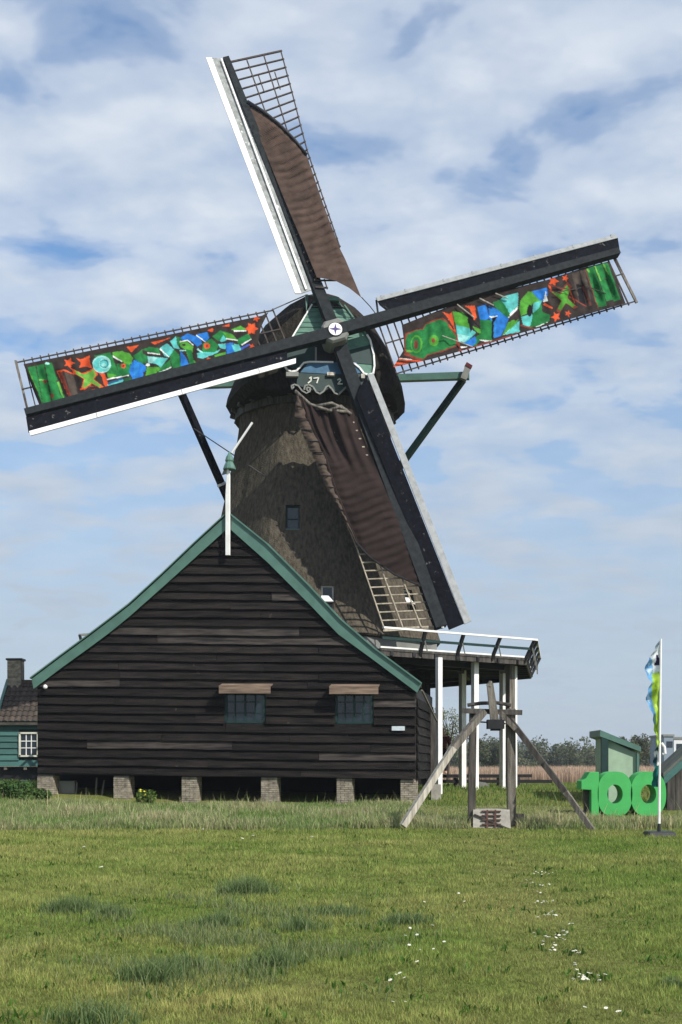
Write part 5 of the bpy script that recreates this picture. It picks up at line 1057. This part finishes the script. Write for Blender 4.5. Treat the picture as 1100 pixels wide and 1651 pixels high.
# nettles left of the barn and a yellow flowering plant
def herb(px, Y, w, h, name, label, c0, c1, seed, n=60, k=26):
    b0 = at(px, 1290, Y); b0.z = gz(b0.x, Y); r_ = np.random.default_rng(seed); cs = [np.array([b0.x+r_.uniform(-w, w), Y+r_.uniform(-.3, .3), b0.z+h*r_.uniform(.2, .9)]) for _ in range(k)]
    root = empty(name, b0); tag(root, label, 'plant', None); V, Cc = leaves(cs, [h*.3]*k, n, .045, c0, c1, seed); quads_obj('leaves', V, Cc, M['foliage'], root, b0)
    sm_ = MB()
    for c in cs[:14]: sm_.tube([Vector((c[0], c[1], b0.z-.02)), Vector(c)], .008, 4)
    sm_.build('stems', M['bark'], root); return root, cs
herb(14, 37.2, .65, .55, 'nettle_clump', 'dark green leafy clump under the cottage at the left edge', (.03, .075, .02), (.08, .15, .04), 21)
herb(52, 36.2, .45, .35, 'nettle_clump', 'low green leafy clump at the left barn pier', (.05, .10, .03), (.12, .19, .05), 22)
fr_, cs = herb(236, 36.8, .22, .42, 'yellow_flower_plant', 'small plant with yellow blossoms before the dark barn opening', (.06, .12, .02), (.14, .20, .05), 23, 40, 12)
M['yellow'] = mat('yellow_petals', (.70, .60, .05), .6, .1, (5, 5, 5), 0)
for c in cs[:7]: MB().lathe(Vector(c)+Vector((0, -.1, .08)), [(.008, 0), (.032, .015), (.026, .032), (.008, .045)], 7).build('blossom', M['yellow'], fr_)
# rush tufts on the lawn
tufts = [(398, 1442, .40, .19, 900, 'dense dark green rush tuft standing alone in mid lawn'), (115, 1474, .34, .16, 700, 'dark rush tuft at the far left of the lawn'), (180, 1480, .22, .13, 380, 'smaller dark rush tuft just right of the far left tuft'), (355, 1496, .30, .13, 520, 'rush tuft just below the dense dark one'),
  (540, 1478, .38, .11, 420, 'thin wispy rush tuft left of the lawn centre'), (655, 1490, .28, .10, 560, 'low dark leafy rush tuft near the lawn centre'), (250, 1585, .30, .16, 560, 'grey green rush tuft at the lower left of the lawn'), (440, 1560, .26, .13, 420, 'loose rush tuft below the wispy ones'), (480, 1500, .34, .11, 420, 'wide wispy rush patch between the dark tuft and lawn centre'), (300, 1560, .26, .10, 300, 'faint rush tuft right of the lower left one'), (150, 1648, .32, .13, 420, 'pale rush tuft at the bottom left picture edge'), (1085, 1592, .12, .07, 200, 'small dark weed tuft at the right lawn edge')]
for (px, py, w, h, n, lab) in tufts:
    Y = EYE*F/(py-HY); X = (px-CX)/F*Y; z = gz(X, Y)
    ox, oy = np.clip(rng.normal(0, .45, n), -.9, .9)*w, np.clip(rng.normal(0, .35, n), -.7, .7)*w
    dk_ = rng.uniform(0, 1, n)[:, None]; col = np.array([.050, .110, .028])*(1-dk_)+np.array([.20, .25, .11])*dk_
    pts = np.stack([X+ox, Y+oy, gzv(X+ox, Y+oy)-.01], 1)
    o = blades('rush_tuft', pts, h*rng.uniform(.55, 1.6, n)*np.exp(-(ox/w)**2*.5), .006+.00025*Y, col, .75, 2, base=(X, Y, z))
    tag(o, lab, 'grass tuft', 'rush tufts on the lawn')
# scattered rough grass around the tufts
NRG = 15000
pxx = rng.normal(360, 140, NRG); pyy = rng.normal(1510, 48, NRG); k = (pyy > 1420) & (pyy < 1680); pxx, pyy = pxx[k], pyy[k]; Y = EYE*F/(pyy-HY); X = (pxx-CX)/F*Y
k = vnoise(X, Y, 1.9, 5.) > .05; X, Y = X[k], Y[k]
dk_ = rng.uniform(0, 1, len(X))[:, None]; col = np.array([.07, .13, .035])*(1-dk_)+np.array([.27, .29, .14])*dk_
tag(blades('rough_grass', np.stack([X, Y, gzv(X, Y)-.01], 1), rng.uniform(.05, .15, len(X)), .004+.0003*Y, col, .7, 2), kind='stuff')
# small broad-leaved weeds in the turf
NW = 26000
yy = 6.4*(29/6.4)**rng.uniform(0, 1, NW); xx = rng.uniform(-1, 1, NW)*(yy*.275+2.2); k = vnoise(xx, yy, 3.1, 12.)+.6*vnoise(xx, yy, 9., 1.) > .42; xx, yy = xx[k], yy[k]
col = np.array([.055, .125, .018])*rng.uniform(.6, 1.5, len(xx))[:, None]
tag(blades('lawn_weeds', np.stack([xx, yy, gzv(xx, yy)+.004], 1), rng.uniform(.025, .06, len(xx))*(1+.02*yy), .012+.0008*yy, col, 1.1, 2), kind='stuff')
# daisies
dm = MB(); n = 9
for k in range(n):
    a = 2*math.pi*k/n; u_ = Vector((math.cos(a), math.sin(a), 0)); v_ = Vector((-math.sin(a), math.cos(a), 0)); dm.hexa([u_*.3-v_*.1, u_*.95-v_*.2, u_*.95+v_*.2, u_*.3+v_*.1], [u_*.3-v_*.1+Vector((0, 0, .1)), u_*.95-v_*.2+Vector((0, 0, .25)), u_*.95+v_*.2+Vector((0, 0, .25)), u_*.3+v_*.1+Vector((0, 0, .1))])
dmesh = dm.mesh('petals'); dmesh.materials.append(M['white_c'])
em = MB(); em.lathe((0, 0, 0), [(.36, .05), (.36, .2), (.15, .32)], 8); emesh = em.mesh('flower_centre'); emesh.materials.append(M['yellow'])
sm2 = MB(); sm2.tube([(0, 0, -2.4), (0, 0, .05)], .07, 4); smesh = sm2.mesh('stem'); smesh.materials.append(M['foliage'])
def daisy(px, py, s, lab, grp):
    Y = EYE*F/(py-HY); X = (px-CX)/F*Y; o = empty('daisy', (X, Y, gz(X, Y)+.045+.0012*Y)); o.scale = (s, s, s); o.rotation_euler = (random.uniform(.1, .55), random.uniform(-.25, .25), random.uniform(0, 6)); tag(o, lab, 'daisy', grp)
    for nm_, me in (('petals', dmesh), ('flower_centre', emesh), ('stem', smesh)):
        c = bpy.data.objects.new(nm_, me); S.collection.objects.link(c); c.parent = o
def z6(x, y): return (600+x/2.2, 1400+y/2.2)
right_row = [(575, 32), (590, 30), (600, 36), (612, 33), (627, 34), (548, 52), (570, 62), (596, 74), (606, 75), (630, 72), (598, 100), (588, 133), (602, 138), (620, 134), (640, 133), (640, 170), (590, 200), (612, 188), (628, 186), (645, 188), (655, 190), (700, 228), (680, 252), (692, 255), (618, 272), (630, 274), (664, 268), (668, 278), (684, 268), (683, 287), (606, 302), (652, 307), (645, 298), (632, 324), (724, 328), (736, 336), (719, 373), (728, 398), (736, 412), (750, 416), (775, 410), (803, 416), (712, 430), (762, 429), (752, 424), (806, 434), (754, 534), (830, 536), (880, 545), (578, 270)]
right_row = right_row+[(x+random.gauss(0, 9), y+random.gauss(0, 5)) for x, y in right_row]
for q in right_row:
    px, py = z6(*q); daisy(px, py, .008+random.uniform(0, .006), 'white daisy in the long trail along the right of the lawn', 'daisies in the trail on the right')
mids = [(308, 98), (328, 132), (186, 137), (135, 239), (214, 228), (118, 268), (160, 266), (132, 302), (170, 322), (218, 318), (256, 292), (160, 368), (85, 412), (98, 408), (65, 430), (114, 424), (118, 513), (74, 513)]
for q in mids:
    px, py = z6(*q); daisy(px, py, .009+random.uniform(0, .006), 'white daisy scattered below the lawn centre', 'daisies scattered mid lawn')
for px, py in ((408, 1351), (327, 1343), (503, 1354), (391, 1357), (135, 1373), (163, 1406), (110, 1336), (733, 1338.5)): daisy(px, py, .030, 'pale flower head at the far edge of the lawn before the barn', 'pale flowers at the far lawn edge')

# ------------------------------------------------------------------ spring haze over the polder
hz = MB(); hz.box((0, 1240, 11.5), 4200, 2600, 26)
hm = bpy.data.materials.new('haze_air'); hm.use_nodes = True; t = hm.node_tree; t.nodes.remove(t.nodes['Principled BSDF'])
pv = N(t, 'ShaderNodeVolumePrincipled'); pv.inputs['Color'].default_value = (.80, .88, 1, 1); pv.inputs['Density'].default_value = .0003; pv.inputs['Anisotropy'].default_value = .2
L(t, pv.outputs[0], t.nodes['Material Output'].inputs['Volume'])
tag(hz.build('haze', hm), kind='stuff')
